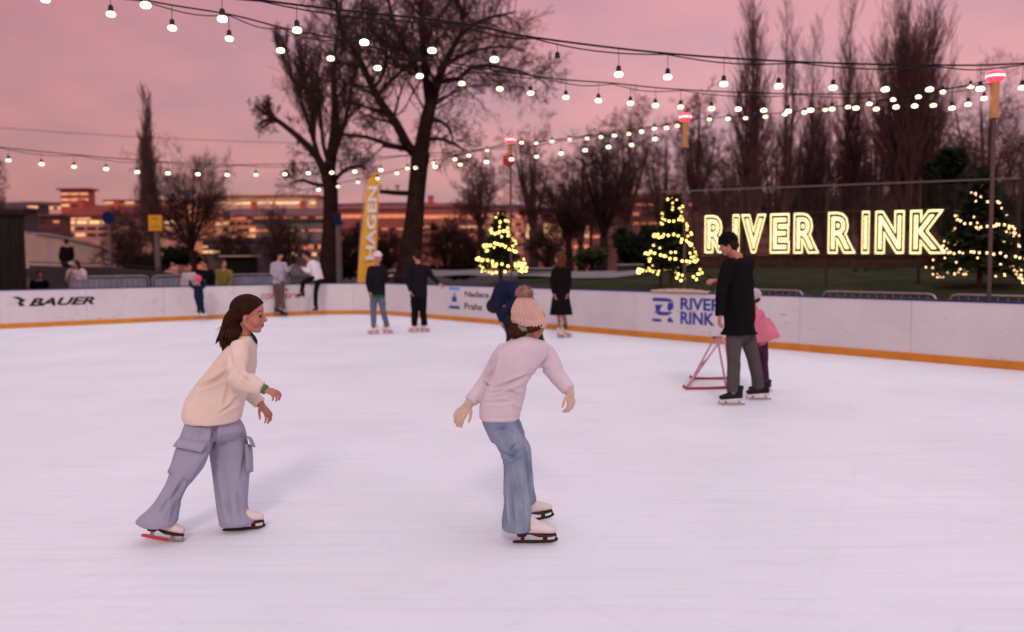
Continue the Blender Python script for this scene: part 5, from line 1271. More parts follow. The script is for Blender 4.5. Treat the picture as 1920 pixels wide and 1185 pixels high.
mb = MB(); mb.tube([J(349, 800, -.183), J(337, 822, -.203)], [.002, .002], n=5)
# skates
o_b = J(303, 1011.5, -.115); o_b2 = J(455, 994, .10)
skate(e1, o_b, V((.98, -.10, -.15)), V((.15, .1, 1)), .88, m_guard=m_bladered, top=.15)
skate(e1, gnd(455, 994.5) + V((0, 0, .004)), V((1, .14, .02)), V((-.03, 0, 1)), .88, top=.16, m_bl=m_dark)

# ------------------------------------------------------------------ girl in the pink bobble hat
m_pinksw = knit_mat('sweater_pink', (0.645, 0.56, 0.605), 620, 'Z', (0.715, 0.625, 0.67))
m_denim = mat('denim', (0.12, 0.165, 0.25), 0.85, 0.25, 14, bump=.35, bscale=260, stretch=(1, 1, .35), col2=(0.28, 0.34, 0.43))
m_denimd = mat('denim_seam', (0.07, 0.09, 0.14), 0.85)
m_hat = mat('hat_pink', (0.54, 0.345, 0.30), 0.95, 0.07, 25, bump=.4, bscale=140, sheen=.25)
m_pom = mat('pompom_fur', (0.24, 0.115, 0.09), 0.95, 0.4, 40, sheen=.3, col2=(0.46, 0.24, 0.19))
m_glove = mat('glove_tan', (0.56, 0.41, 0.30), 0.95, 0.12, 60, bump=.7, bscale=150, sheen=.4)
m_scrunch = mat('scrunchie_green', (0.055, 0.085, 0.055), 0.8, .6, 40, col2=(.25, .28, .24))
D2 = 4.902; J = X(D2)
e2 = thing('person', 'girl seen from behind in a pink bobble hat, pale pink sweater and blue jeans', 'person', gnd(990, 1012), 'skaters on the ice')
mb = MB(); H2 = .212
head_o = J(988, 637, .01); hf = V((.80, .55, -.26)); hu = V((.12, .06, 1))
hp, f_, s_, u_ = head_shape(mb, head_o, hf, hu, H2)
mb.tube([J(990, 612, 0), J(984, 634, 0), J(980, 652, 0)], [.045, .042, .05], n=14, sub=2, round_caps=True)
mb.tube([J(978, 650, 0), J(958, 690, 0), J(946, 730, 0), J(936, 785, 0)], [(.085, .055), (.085, .07), (.08, .065), (.075, .07)], n=16, side=(1, -.4, 0), sub=2, round_caps=True)
sR, eR, wR = J(1022, 664, .02), J(1045, 704, .0), J(1068, 734, -.06)
sL, eL, wL = J(938, 672, .02), J(908, 719, .05), J(880, 756, .0)
for a, b_, c_ in ((sR, eR, wR), (sL, eL, wL)): mb.tube([a, a.lerp(b_, .5), b_, b_.lerp(c_, .4), c_], [.034, .032, .030, .029, .024], n=12, sub=2, round_caps=True)
mb.tube([J(940, 795, -.02), J(964, 870, -.08), J(972, 970, -.10)], [.05, .042, .034], n=12, sub=3, round_caps=True)
mb.tube([J(950, 795, .07), J(978, 860, .15), J(984, 945, .23)], [.05, .042, .034], n=12, sub=3, round_caps=True)
me = organic(mb, .0042, 3)
mobj('body', me, m_skin, e2)
face_parts(hp, f_, s_, u_, H2, e2, m_hairbr)
# hair: side hair, low bun with a scrunchie
mb = MB()
mb.ell(hp(-.14, 0, .44), f_ * .34 * H2, s_ * .36 * H2, u_ * .30 * H2, 20, 14)
mb.tube([hp(.12, .33, .52), hp(-.02, .36, .40), hp(-.20, .30, .30)], [.018, .026, .03], n=10, sub=3, round_caps=True)
mb.tube([hp(.12, -.33, .52), hp(-.02, -.36, .40), hp(-.20, -.30, .30)], [.018, .026, .03], n=10, sub=3, round_caps=True)
mobj('hair', organic(mb, .006, 2), m_hairbr, e2)
mb = MB(); bc = J(969, 621, -.03); mb.sph(bc, .046, 18, 14, (1.0, 1, .95)); mb.sph(bc + V((.03, .0, .004)), .036, 16, 12)
for k in range(50):
    a = r.uniform(0, 2 * PI); b_ = r.uniform(-1, 1); v0 = V((math.cos(a) * math.sqrt(1 - b_ * b_), math.sin(a) * math.sqrt(1 - b_ * b_), b_)); t0 = v0.cross(V((r.gauss(0, 1), r.gauss(0, 1), r.gauss(0, 1)))).normalized()
    mb.tube([bc + v0 * .043, bc + (v0 + t0 * .5).normalized() * .049, bc + (v0 + t0 * 1.1).normalized() * .046], [.003, .0045, .002], n=5, sub=2)
for k in range(10): mb.tube([bc + V((-.03, 0, .02)), bc + V((-.045 + r.uniform(-.01, .01), r.uniform(-.02, .02), .03)), bc + V((-.045 + r.uniform(-.012, .012), r.uniform(-.03, .03), .05 + r.uniform(0, .02)))], [.0016, .0014, .0008], n=3, sub=2, cap=False)
mb.build('hair_bun', m_hairbr, e2, smooth=True)
mb = MB(); sc_ = J(985, 612, -.055); T_ = []; 
for k in range(25): a = 2 * PI * k / 24; T_.append(sc_ + V((.032 * math.cos(a), .012 * math.sin(a), .017 * math.sin(a) + .004 * math.sin(7 * a))))
mb.tube(T_, [.0125 + .003 * math.sin(k * 2.1) for k in range(25)], n=8); mb.build('scrunchie', m_scrunch, e2, smooth=True)
# hat
ax = (J(984, 553, .0) - J(995, 607, .02)).normalized(); hb = J(992.5, 606, .015); sx_ = V((1, 0, 0)) - ax * ax.x; sx_.normalize(); sy_ = ax.cross(sx_)
mb = MB(); n_ = 168; prof = [(-.010, .086), (-.004, .0945), (.012, .0965), (.030, .0955), (.036, .0925), (.039, .089), (.05, .0895), (.07, .0865), (.09, .080), (.11, .069), (.13, .056), (.15, .041), (.163, .028), (.170, .012)]
vs = []; fs = []
for i, (h_, rr) in enumerate(prof):
    amp = (.0008 if h_ < 0 else .0030) if h_ < .037 else .0042 * min(1, rr / .06)
    for k in range(n_):
        a = 2 * PI * k / n_; q = rr + amp * math.cos(28 * a); tilt = .030 * math.cos(a) * (1 - h_ / .2)
        if h_ < 0: q = rr + .0008 * math.cos(28 * a)
        vs.append(hb + sx_ * (q * math.cos(a)) + sy_ * (q * 1.02 * math.sin(a)) + ax * (h_ - tilt))
for i in range(len(prof) - 1):
    for k in range(n_): fs.append((i * n_ + k, i * n_ + (k + 1) % n_, (i + 1) * n_ + (k + 1) % n_, (i + 1) * n_ + k))
fs.append(tuple((len(prof) - 1) * n_ + k for k in range(n_))); fs.append(tuple(range(n_ - 1, -1, -1)))
mb.add(vs, fs); hat = mb.build('hat', m_hat, e2, smooth=True)
mb = MB(); pc = J(983.5, 549.5, .0); mb.sph(pc, .040, 18, 14, (1.12, 1.05, .88))
for k in range(1500):
    v0 = V((r.gauss(0, 1), r.gauss(0, 1), r.gauss(0, 1))).normalized(); sdv = v0.orthogonal().normalized() * .0018
    b0_ = pc + V((v0.x * .042, v0.y * .040, v0.z * .034)); tp_ = b0_ + (v0 + V((r.gauss(0, .35), r.gauss(0, .35), r.gauss(0, .35)))).normalized() * r.uniform(.009, .021)
    mb.add([b0_ - sdv, b0_ + sdv, tp_], [(0, 1, 2)])
mb.build('pompom', m_pom, hat)
# sweater
mb = MB()
slices(mb, D2, [(630, 972, 998, 0, .06), (637, 958, 1012, 0, .09), (648, 940, 1026, 0, .115), (664, 925, 1030, 0, .12), (682, 921, 1018, 0, .12), (700, 918, 1000, 0, .115), (716, 913, 990, 0, .115), (735, 905, 986, 0, .12), (755, 900, 981, 0, .125), (772, 898, 977, 0, .125), (780, 899, 974, 0, .12), (785, 902, 972, 0, .115)])
mb.tube([J(1006, 654, .01), sR, sR.lerp(eR, .55), eR, eR.lerp(wR, .5), wR - V((.006, 0, -.008))], [.06, .062, .06, .052, .046, .039], n=18, sub=3)
mb.tube([J(952, 655, 0), sL, sL.lerp(eL, .5), eL, eL.lerp(wL, .5), wL - V((-.010, 0, -.012))], [.055, .052, .047, .043, .040, .035], n=18, sub=3)
me = organic(mb, .0062, 5)
cloth(me, .0032, (8, 8, 6), 9, [
    (J(996, 702, -.10), J(925, 730, -.12), .009, -.012), (J(990, 716, -.10), J(920, 742, -.12), .009, .006), (J(918, 738, -.12), J(950, 731, -.13), .008, -.008), (J(952, 731, -.13), J(978, 744, -.10), .008, -.009), (J(910, 756, -.12), J(960, 752, -.13), .009, -.006), (J(960, 760, -.12), J(976, 772, -.09), .009, -.007),
    (J(1026, 690, -.06), J(1002, 696, -.08), .010, -.007), (J(1030, 672, -.05), J(1008, 690, -.08), .010, -.006), (J(928, 690, -.08), J(912, 712, -.05), .008, -.008), (J(905, 716, -.03), J(916, 724, -.04), .008, -.009), (J(930, 668, -.10), J(920, 705, -.08), .010, -.008)])
sw2 = mobj('sweater', me, m_pinksw, e2)
mb = MB(); slices(mb, D2, [(777, 898, 976, 0, .126), (780, 898.3, 975, 0, .127), (785, 900, 973, 0, .122), (786.5, 903, 971, 0, .115)], sub=2); mobj('hem_band', organic(mb, .007, 2), m_pinksw, sw2)
for wv, ev in ((wR, eR), (wL, eL)):
    d_ = (wv - ev).normalized(); mb = MB(); mb.tube([wv - d_ * .045, wv - d_ * .036, wv - d_ * .016, wv - d_ * .008], [.034, .042, .040, .032], n=18); mb.build('cuff', m_pinksw, sw2, smooth=True)
# gloves
mb = MB(); mb.tube([wL - (wL - eL).normalized() * .05, wL, wL + V((-.016, -.003, -.018))], [.030, .029, .027], n=14); hand_shape(mb, wL, V((-.62, -.15, -.72)), V((-.55, -.75, .35)), V((.55, -.4, -.6)), 1.0, .30, spread=.20, r0=.0135, tcurl=.2); mobj('glove', organic(mb, .0042, 2), m_glove, e2)
mb = MB(); mb.tube([wR - (wR - eR).normalized() * .05, wR, wR + V((.004, 0, -.024))], [.030, .029, .027], n=14); hand_shape(mb, wR, V((.16, .05, -.98)), V((.75, -.55, .2)), V((-.3, -.8, -.2)), .92, .60, spread=.15, r0=.0135, tcurl=.2); mobj('glove', organic(mb, .0042, 2), m_glove, e2)
# jeans
mb = MB()
slices(mb, D2, [(768, 906, 968, 0, .11), (786, 904, 974, 0, .115), (800, 908, 979, 0, .115), (815, 915, 983, .0, .11), (828, 922, 985, 0, .10)])
slices(mb, D2, [(786, 905, 966, -.03, .10), (805, 912, 976, -.04, .10), (828, 925, 982, -.06, .10), (850, 938, 984.5, -.08, .095), (868, 943, 986, -.09, .09), (890, 944.5, 988, -.10, .088), (915, 945, 991, -.10, .088), (940, 944.5, 994, -.10, .09), (965, 943.5, 997, -.10, .094), (982, 942, 999.5, -.10, .098), (989, 941.5, 1000, -.10, .10), (992, 943, 997, -.10, .096)])
slices(mb, D2, [(790, 925, 976, .07, .09), (815, 940, 985, .10, .09), (838, 952, 993, .13, .088), (856, 958, 997, .15, .085), (885, 962, 999, .18, .08), (910, 964, 1000.5, .21, .08), (928, 963, 1003, .23, .086), (936, 962, 1004.5, .23, .09), (940, 966, 1000, .23, .085)])
me = organic(mb, .0062, 4)
cloth(me, .0048, (10, 10, 3.5), 12, [
    (J(940, 848, -.16), J(972, 862, -.18), .010, -.010), (J(975, 830, -.15), J(952, 850, -.17), .010, -.008), (J(945, 868, -.16), J(984, 852, -.16), .009, .006), (J(955, 905, -.19), J(962, 985, -.19), .012, -.010), (J(968, 890, -.19), J(975, 960, -.19), .012, .008), (J(985, 920, -.17), J(988, 985, -.17), .011, -.007), (J(984, 815, -.05), J(988, 880, .02), .010, -.012), (J(925, 812, -.12), J(955, 800, -.14), .010, -.006), (J(947, 930, -.17), J(948, 985, -.17), .009, -.008)])
je = mobj('jeans', me, m_denim, e2)
skate(e2, gnd(1001, 1019) + V((0, 0, .004)), V((1, -.02, .01)), V((0, 0, 1)), .90, top=.16, m_bl=m_dark)
skate(e2, J(1001, 976.5, .24), V((.94, .22, .10)), V((-.06, 0, 1)), .86, top=.16, m_bl=m_dark)
# ------------------------------------------------------------------ the other people
def fab(name, col, **kw): return mat(name, col, 0.85, kw.pop('var', .12), kw.pop('scale', 8), bump=.25, bscale=kw.pop('bscale', 120), sheen=0, **kw)
c_black = fab('wool_black', (0.006, 0.0055, 0.006)); c_navy = fab('cloth_navy', (0.010, 0.014, 0.040)); c_grey = fab('cloth_grey', (0.075, 0.062, 0.064)); c_brown = fab('cloth_brown', (0.095, 0.065, 0.058))
c_white = fab('cloth_white', (0.62, 0.56, 0.62)); c_jean = fab('cloth_jean', (0.10, 0.11, 0.16)); c_olive = fab('cloth_olive', (0.15, 0.11, 0.022)); c_pink = fab('cloth_pink', (0.52, 0.15, 0.22)); c_plum = fab('cloth_plum', (0.055, 0.016, 0.045))
c_hotpink = fab('cloth_hot_pink', (0.70, 0.075, 0.18)); c_maroon = fab('cloth_maroon', (0.035, 0.016, 0.022)); c_dgreen = fab('cloth_dark_green', (0.020, 0.024, 0.020)); c_fleece = mat('fleece_cream', (0.56, 0.40, 0.36), .95, .25, 30, bump=.8, bscale=70, sheen=.3); c_knitw = fab('hat_white', (0.60, 0.50, 0.52))
c_darkjkt = fab('jacket_dark', (0.009, 0.009, 0.013)); c_emer = fab('cloth_green', (0.012, 0.10, 0.06)); c_palegrey = fab('cloth_pale', (0.42, 0.35, 0.37)); c_tan = fab('cloth_tan', (0.36, 0.24, 0.18))
c_stripe = mat('striped_cloth', (0.40, 0.38, 0.48), .85, .08, 6)
_nt = c_stripe.node_tree; _N = _nt.nodes; _L = _nt.links; _tc = _N.new('ShaderNodeTexCoord'); _w = _N.new('ShaderNodeTexWave'); _w.bands_direction = 'Z'; _w.inputs['Scale'].default_value = 5.5; _cr = _N.new('ShaderNodeValToRGB')
_cr.color_ramp.elements[0].position = .42; _cr.color_ramp.elements[0].color = (.10, .10, .16, 1); _cr.color_ramp.elements[1].position = .52; _cr.color_ramp.elements[1].color = (.50, .46, .54, 1)
_L.new(_tc.outputs['Object'], _w.inputs['Vector']); _L.new(_w.outputs['Fac'], _cr.inputs['Fac']); _L.new(_cr.outputs['Color'], _N['Principled BSDF'].inputs['Base Color'])

def figure(label, D, J, face, top, bottom, hair=None, hat=None, group='skaters on the ice', hem=None, skates=None, k=1.0, slv=1.0, leg=1.0, hand_m=None, longhair=0, skirt=None, coat=0.0, vox=.010, skin=None, tilt=-.08, seed=1, name='person', up=(0, 0, 1), sole=None, girth=1.0):
    """J: pixel joints (x, y[, depth]) head(chin) neck sL sR eL eR wL wR hL hR kL kR aL aR; k scales an adult"""
    r = random.Random(seed); P_ = {q: at(v[0], v[1], D + (v[2] if len(v) > 2 else 0)) for q, v in J.items()}
    base = (P_['aL'] + P_['aR']) / 2; e = thing(name, label, 'person', V((base.x, base.y, 0)), group)
    H = .225 * (k ** .45); f = V((face[0], face[1], tilt)).normalized(); u = V(up)
    mb = MB(); hp, f_, s_, u_ = head_shape(mb, P_['head'], f, u, H)
    nk = P_['neck']; mb.tube([hp(-.05, 0, .25), P_['head'].lerp(nk, .55), nk], [.05 * k, .05 * k, .06 * k], n=12, sub=2, round_caps=True)
    hc = (P_['hL'] + P_['hR']) / 2; sc = (P_['sL'] + P_['sR']) / 2; side = (P_['sR'] - P_['sL']); sd = side.normalized() if side.length > .05 else V((0, 1, 0))
    spine = [sc, sc.lerp(hc, .35), sc.lerp(hc, .7), hc]
    if 'back' in P_: spine = [sc, sc.lerp(P_['back'], .6), P_['back'], P_['back'].lerp(hc, .6), hc]
    n_ = len(spine)
    mb.tube(spine, [(.14 * k, .085 * k)] * n_, n=14, side=sd, sub=2, round_caps=True)
    for a in 'LR':
        mb.tube([P_['s' + a], P_['e' + a], P_['w' + a]], [.042 * k, .034 * k, .025 * k], n=10, sub=3, round_caps=True)
        dv = (P_['w' + a] - P_['e' + a]).normalized(); nn = V((0, -.4, .8)) if abs(dv.z) < .7 else V((1 if a == 'R' else -1, -.2, 0))
        hand_shape(mb, P_['w' + a], dv, nn, V((face[0], face[1], .4)), .95 * k, .5, r0=.010)
        mb.tube([P_['h' + a], P_['k' + a], P_['a' + a]], [.065 * k, .048 * k, .036 * k], n=10, sub=3, round_caps=True)
    me = organic(mb, vox * .7, 2); mobj('body', me, skin or m_skin, e)
    if not hat or True:
        for b in (-1, 1): m = MB(); m.ell(hp(.31, b * .148, .485), f_ * .05 * H, s_ * .055 * H, u_ * .04 * H, 8, 6); m.build('eye', m_iris, e, smooth=True)
    if hair:
        mb = MB(); mb.ell(hp(-.09, 0, .66), f_ * .455 * H, s_ * .41 * H, u_ * .41 * H, 18, 12); mb.ell(hp(-.22, 0, .42), f_ * .27 * H, s_ * .35 * H, u_ * .30 * H, 16, 10)
        if longhair:
            for b in (-.9, 0, .9): mb.tube([hp(-.12, b * .33, .55), hp(-.24, b * .36, .15), hp(-.24, b * .38, .15) - V((0, 0, longhair * .55)), hp(-.26, b * .30, .15) - V((0, 0, longhair))], [.045, .05, .045, .018], n=10, sub=3, round_caps=True)
        me = organic(mb, vox * .8, 2); displace(me, lambda co, nn: .006 * noise.noise(V((co.x * 40, co.y * 40, co.z * 9)))); mobj('hair', me, hair, e)
    if hat:
        hm, kind = hat; mb = MB(); c0 = hp(-.05, 0, .62)
        if kind == 'beanie': mb.tube([c0 - u_ * .02 * H + f_ * .02 * H, c0 + u_ * .12 * H, c0 + u_ * .3 * H, c0 + u_ * .45 * H, c0 + u_ * .52 * H], [(.47 * H, .41 * H), (.475 * H, .42 * H), (.42 * H, .38 * H), (.26 * H, .24 * H), (.08 * H, .08 * H)], n=24, side=f_)
        else: mb.ell(hp(-.06, 0, .66), f_ * .52 * H, s_ * .45 * H, u_ * .44 * H, 20, 14)
        ht = mb.build('hat', hm, e, smooth=True)
        if kind == 'bobble': m = MB(); m.sph(c0 + u_ * .6 * H, .05 * k, 12, 8); m.build('pompom', hm, ht, smooth=True)
        if kind == 'beanie': m = MB(); m.tube([c0 - u_ * .04 * H, c0 + u_ * .0 * H, c0 + u_ * .13 * H, c0 + u_ * .16 * H], [(.46 * H, .40 * H), (.495 * H, .435 * H), (.495 * H, .435 * H), (.46 * H, .41 * H)], n=24, side=f_); m.build('hat_brim', hm, ht, smooth=True)
    # trousers or skirt
    def leg_tubes(mb, s0):
        for a in 'LR': mb.tube([hc.lerp(P_['h' + a], .8) + V((0, 0, .03)), P_['h' + a].lerp(P_['k' + a], .5), P_['k' + a], P_['k' + a].lerp(P_['a' + a], .6), P_['a' + a] + V((0, 0, .0))], [.10 * k * s0, .088 * k * s0, .07 * k * s0, .066 * k * s0, .062 * k * s0], n=14, sub=3)
    mb = MB(); leg_tubes(mb, leg); mb.tube([hc + (sc - hc).normalized() * .10 * k, hc, hc - (sc - hc).normalized() * .08 * k], [(.155 * k, .11 * k)] * 3, n=16, side=sd, round_caps=True)
    me = organic(mb, vox, 3); cloth(me, .007 * k, (9, 9, 3.5), seed); mobj('trousers' if not skirt else 'tights', me, bottom, e)
    if skirt:
        sm_, zz0, zz1, w0, w1 = skirt[:5]; a_ = at((J['hL'][0] + J['hR'][0]) / 2 + (skirt[5] if len(skirt) > 5 else 0) * 0, zz0, D); b_ = at((J['hL'][0] + J['hR'][0]) / 2 + (skirt[5] if len(skirt) > 5 else 0), zz1, D)
        mb = MB(); mb.tube([a_, a_.lerp(b_, .4), a_.lerp(b_, .8), b_], [(w0, w0 * .75), (w0 * .6 + w1 * .4, w0 * .5 + w1 * .3), (w1 * .92, w1 * .75), (w1, w1 * .8)], n=24, sub=3, side=(1, 0, 0))
        me = organic(mb, vox, 3); cloth(me, .012 * k, (11, 11, 2), seed + 3); mobj('skirt', me, sm_, e)
    # jacket: torso, hem and sleeves
    dn = (spine[-1] - spine[-2]).normalized(); hv = hc + dn * (.06 * k)
    pts = [nk + (sc - nk) * .2, sc] + spine[1:] + [hv]; g = girth
    rr = [(.07 * k, .065 * k), (.165 * k * g, .105 * k * g)] + [(.18 * k * g, .125 * k * g)] * (len(spine) - 1) + [(.185 * k * g, .13 * k * g)]
    if coat:
        hb = hc + V((0, 0, -coat)); pts = pts[:-1] + [hc.lerp(hb, .5), hb]; rr = rr[:-1] + [(.19 * k * g, .14 * k * g), (.215 * k * g, .165 * k * g)]
    mb = MB(); mb.tube(pts, rr, n=20, side=sd, sub=2)
    for a in 'LR':
        w_ = P_['w' + a]; ee = P_['e' + a]; mb.tube([sc.lerp(P_['s' + a], .62), P_['s' + a], P_['s' + a].lerp(ee, .6), ee, ee.lerp(w_, .5), w_], [.075 * k * slv, .072 * k * slv, .064 * k * slv, .058 * k * slv, .052 * k * slv, .044 * k * slv], n=14, sub=3)
    me = organic(mb, vox, 3); cloth(me, .013 * k, (8, 8, 4.5), seed + 7); jk = mobj('coat' if coat else 'jacket', me, top, e)
    if hem: m = MB(); m.tube([hv - dn * .03, hv + dn * hem[1]], [(.178 * k * g, .122 * k * g), (.175 * k * g, .122 * k * g)], n=20, side=sd); m.build('shirt_hem', hem[0], e, smooth=True)
    if skates:
        bm, fL, fR = skates
        for a, ff in (('L', fL), ('R', fR)):
            o = P_['a' + a] - V((0, 0, .155 * k)); 
            if len(ff) > 3: o.z += 0
            elif o.z < .06 or True: o.z = max(0.004, o.z) if o.z > .10 else 0.006
            skate(e, o, V(ff[:3]), V((0, 0, 1)), k * .98, m_boot=bm, m_so=(sole or m_dark), top=.17)
    else:
        for a in 'LR':
            o = P_['a' + a]; o = V((o.x, o.y, 0)); fv = V((face[0], face[1], 0)).normalized(); m = MB(); m.tube([o + V((0, 0, .10)) - fv * .04, o + V((0, 0, .05)) + fv * .03, o + V((0, 0, .035)) + fv * .15], [(.045, .05), (.05, .045), (.04, .03)], n=12, sub=3, round_caps=True, side=(fv.y, -fv.x, 0)); m.build('shoe', m_leatherb, e, smooth=True)
    return e

# man in the long black coat, pushing a skating frame
Dm = 9.55
figure('man in a long black coat and dark beanie pushing a red skating frame', Dm,
       dict(head=(1371, 477, -.02), neck=(1382, 482), sL=(1366, 497, -.14), sR=(1404, 497, .14), eL=(1352, 548, -.22), wL=(1350, 592, -.24), eR=(1370, 528, .30), wR=(1347, 527, .26),
            hL=(1377, 610, -.08), hR=(1396, 610, .08), kL=(1376, 672, -.10), aL=(1374, 736, -.14), kR=(1412, 670, .12), aR=(1424, 727, .22)),
       (-.92, .30), c_black, c_grey, hair=m_hairdk, hat=(c_black, 'beanie'), coat=.10, skates=(m_leatherb, (-1, .05, 0), (-1, .1, .0)), k=1.06, leg=1.0, seed=3, sole=m_leather, tilt=-.3, girth=1.12, vox=.009)
# child behind him
figure('small child in a pink cape and plum trousers half hidden by the man in black', 10.35,
       dict(head=(1412, 572), neck=(1415, 578), sL=(1404, 588, -.08), sR=(1426, 588, .08), eL=(1398, 612, -.12), wL=(1392, 632, -.12), eR=(1432, 612, .1), wR=(1422, 634, .1), hL=(1413, 640, -.05), hR=(1428, 640, .05), kL=(1416, 685, -.05), aL=(1418, 727, -.06), kR=(1432, 685, .06), aR=(1435, 724, .08)),
       (-.95, .2), c_pink, c_plum, hair=m_hairbr, hat=(c_palegrey, 'round'), skates=(m_leatherb, (-1, .1, 0), (-1, .1, 0)), k=.68, skirt=(c_pink, 600, 638, .15, .235, 8), leg=1.15, seed=4, sole=m_leather)
# skating frame
m_redpaint = mat('frame_red', (0.42, 0.035, 0.05), 0.4, .1, 6); m_pale = mat('frame_pale', (0.62, 0.36, 0.40), .45, .1, 6)
Jf = X(9.7); e = thing('skating_frame', 'red tubular skating aid standing on the ice before the man in black', 'skating aid', gnd(1320, 738))
m = MB()
for dd in (-.24, .26):
    G = lambda x, y, q=0: Jf(x, y, dd)
    m.tube([G(1362, 733), G(1362, 729), G(1300, 731)], [.016] * 3, n=8) if False else None
f0 = gnd(1288, 731); f1 = gnd(1366, 729); b0_ = gnd(1300, 712); b1_ = gnd(1372, 711)
hd0 = at(1338, 633, f0.y); hd1 = at(1352, 632, b0_.y)
for p_, q_ in ((f0, f1), (b0_, b1_)): m.tube([p_ + V((-.03, 0, .06)), p_ + V((0, 0, .02)), q_ + V((0, 0, .02)), q_ + V((.03, 0, .06))], [.017] * 4, n=8, sub=2)
m.tube([f0 + V((0, 0, .03)), b0_ + V((0, 0, .03))], [.015] * 2, n=8)
m.build('runner', m_redpaint, e, smooth=True)
for p_, q_, h_ in ((f0, f1, hd0), (b0_, b1_, hd1)):
    m = MB(); m.tube([p_ + V((.01, 0, .03)), h_ - V((.02, 0, .06)), h_], [.013] * 3, n=8); m.tube([q_ + V((-.03, 0, .03)), h_ + V((.06, 0, -.08)), h_ + V((.0, 0, -.02))], [.013] * 3, n=8); m.build('side_frame', m_pale, e, smooth=True)
m = MB(); m.tube([hd0, hd1], [.019] * 2, n=10, round_caps=True); m.build('handle', m_redpaint, e, smooth=True)
m = MB(); m.tube([f0.lerp(hd0, .45), b0_.lerp(hd1, .45)], [.012] * 2, n=8); m.build('crossbar', m_redpaint, e, smooth=True)

# bent-over skater in navy
figure('skater in navy bending far forward behind the girl in the bobble hat', 13.3,
       dict(head=(988, 592), neck=(984, 570), sL=(972, 556, -.16), sR=(992, 558, .16), back=(950, 540), eL=(938, 590, -.26), wL=(960, 632, -.2), eR=(1006, 590, .2), wR=(1010, 612, .1), hL=(934, 572, -.08), hR=(938, 570, .08), kL=(957, 622, -.10), aL=(957, 664, -.10), kR=(1004, 618, .10), aR=(1021, 664, .12)),
       (.85, -.2), c_navy, c_dgreen, hair=m_hairdk, skates=(m_leatherb, (.9, -.2, 0), (.9, -.25, 0)), k=1.08, seed=5, tilt=-.9, up=(.85, -.1, .5), sole=m_bladered, girth=1.12, slv=.85)
# woman in black, long hair
figure('woman with auburn hair in a long black coat and white figure skates', 18.1,
       dict(head=(1049, 493), neck=(1052, 498), sL=(1040, 507, -.03), sR=(1064, 507, .03), eL=(1036, 530, -.08), wL=(1040, 552, -.12), eR=(1068, 530, -.02), wR=(1064, 552, -.08), hL=(1047, 552), hR=(1057, 552), kL=(1048, 588, -.03), aL=(1050, 613, -.05), kR=(1057, 588, .03), aR=(1061, 617, .1)),
       (-.75, .5), c_black, c_grey, hair=m_hairred, longhair=.16, skates=(m_leather, (.35, -.9, 0), (.8, -.5, 0)), k=1.0, skirt=(c_black, 552, 590, .17, .25, 0), seed=6, sole=m_bladered, leg=.62)
# man in the dark jacket
figure('tall man in a dark quilted jacket and black trousers facing away by the yellow flag', 19.8,
       dict(head=(782, 489), neck=(784, 493), sL=(769, 503), sR=(800, 503), eL=(765, 527, -.05), wL=(770, 546, -.1), eR=(811, 520, -.05), wR=(824, 532, -.12), hL=(778, 552), hR=(792, 552), kL=(778, 584), aL=(777, 611), kR=(793, 584), aR=(796, 610)),
       (-.6, .75), c_darkjkt, c_black, hair=m_hairdk, skates=(m_leather, (-.8, -.3, 0), (.7, -.4, 0)), k=1.05, seed=7, sole=m_bladered, girth=1.1, leg=1.12)
figure('skater in a white beanie and dark jacket with a green hem and blue jeans', 19.3,
       dict(head=(708, 492), neck=(707, 496), sL=(694, 505), sR=(720, 505), eL=(690, 528, -.06), wL=(694, 548, -.1), eR=(724, 524, -.06), wR=(730, 518, -.25), hL=(701, 548), hR=(714, 548), kL=(700, 584), aL=(701, 614, -.03), kR=(718, 582), aR=(726, 612, .12)),
       (.75, -.5), c_darkjkt, c_jean, hat=(c_knitw, 'beanie'), hem=(c_emer, .06), skates=(m_leather, (-.7, -.4, 0), (.8, -.3, 0)), k=1.02, seed=8, sole=m_bladered, leg=.95)
# on and by the left boards
figure('young man in a white sweater sitting on the boards with one leg raised', 26.2,
       dict(head=(574, 485), neck=(580, 489), sL=(580, 496, -.15), sR=(596, 496, .15), eL=(579, 510, -.26), wL=(568, 503, -.2), eR=(593, 512, .2), wR=(579, 508, .1), hL=(592, 521, -.05), hR=(598, 521, .06), kL=(570, 528, -.35), aL=(565, 549, -.4), kR=(592, 546, -.35), aR=(592, 575, -.36)),
       (-.9, -.3), c_white, c_black, hair=m_hairdk, skates=(m_leatherb, (-.9, -.3, .0, 1), (-.4, -.8, 0, 1)), k=1.0, seed=9, girth=1.15, slv=1.1, group='people at the boards')
figure('young man in a striped top and brown trousers leaning back on the boards', 25.9,
       dict(head=(525, 485), neck=(523, 489), sL=(512, 496), sR=(533, 496), eL=(510, 513, -.08), wL=(520, 520, -.2), eR=(538, 508, -.05), wR=(545, 500, -.2), hL=(517, 528), hR=(527, 528), kL=(519, 556), aL=(520, 578, -.05), kR=(528, 556), aR=(531, 579, -.08)),
       (.8, -.5), c_stripe, c_brown, hair=m_hairdk, hat=(c_black, 'beanie'), skates=(m_leatherb, (.9, -.3, 0), (.9, -.2, 0)), k=1.0, seed=10, group='people at the boards', leg=1.1)
figure('child in navy overalls and a bright pink hat clinging to the boards', 23.9,
       dict(head=(372, 530), neck=(372, 533), sL=(362, 538), sR=(381, 538), eL=(357, 533, .15), wL=(356, 527, .3), eR=(386, 533, .15), wR=(383, 527, .3), hL=(369, 558), hR=(377, 558), kL=(372, 574), aL=(373, 588), kR=(379, 574), aR=(381, 588)),
       (.2, .95), c_navy, c_navy, hat=(c_hotpink, 'round'), skates=(m_leather, (.7, .5, 0), (.8, .3, 0)), k=.74, seed=11, group='people at the boards')
m_belt = c_hotpink
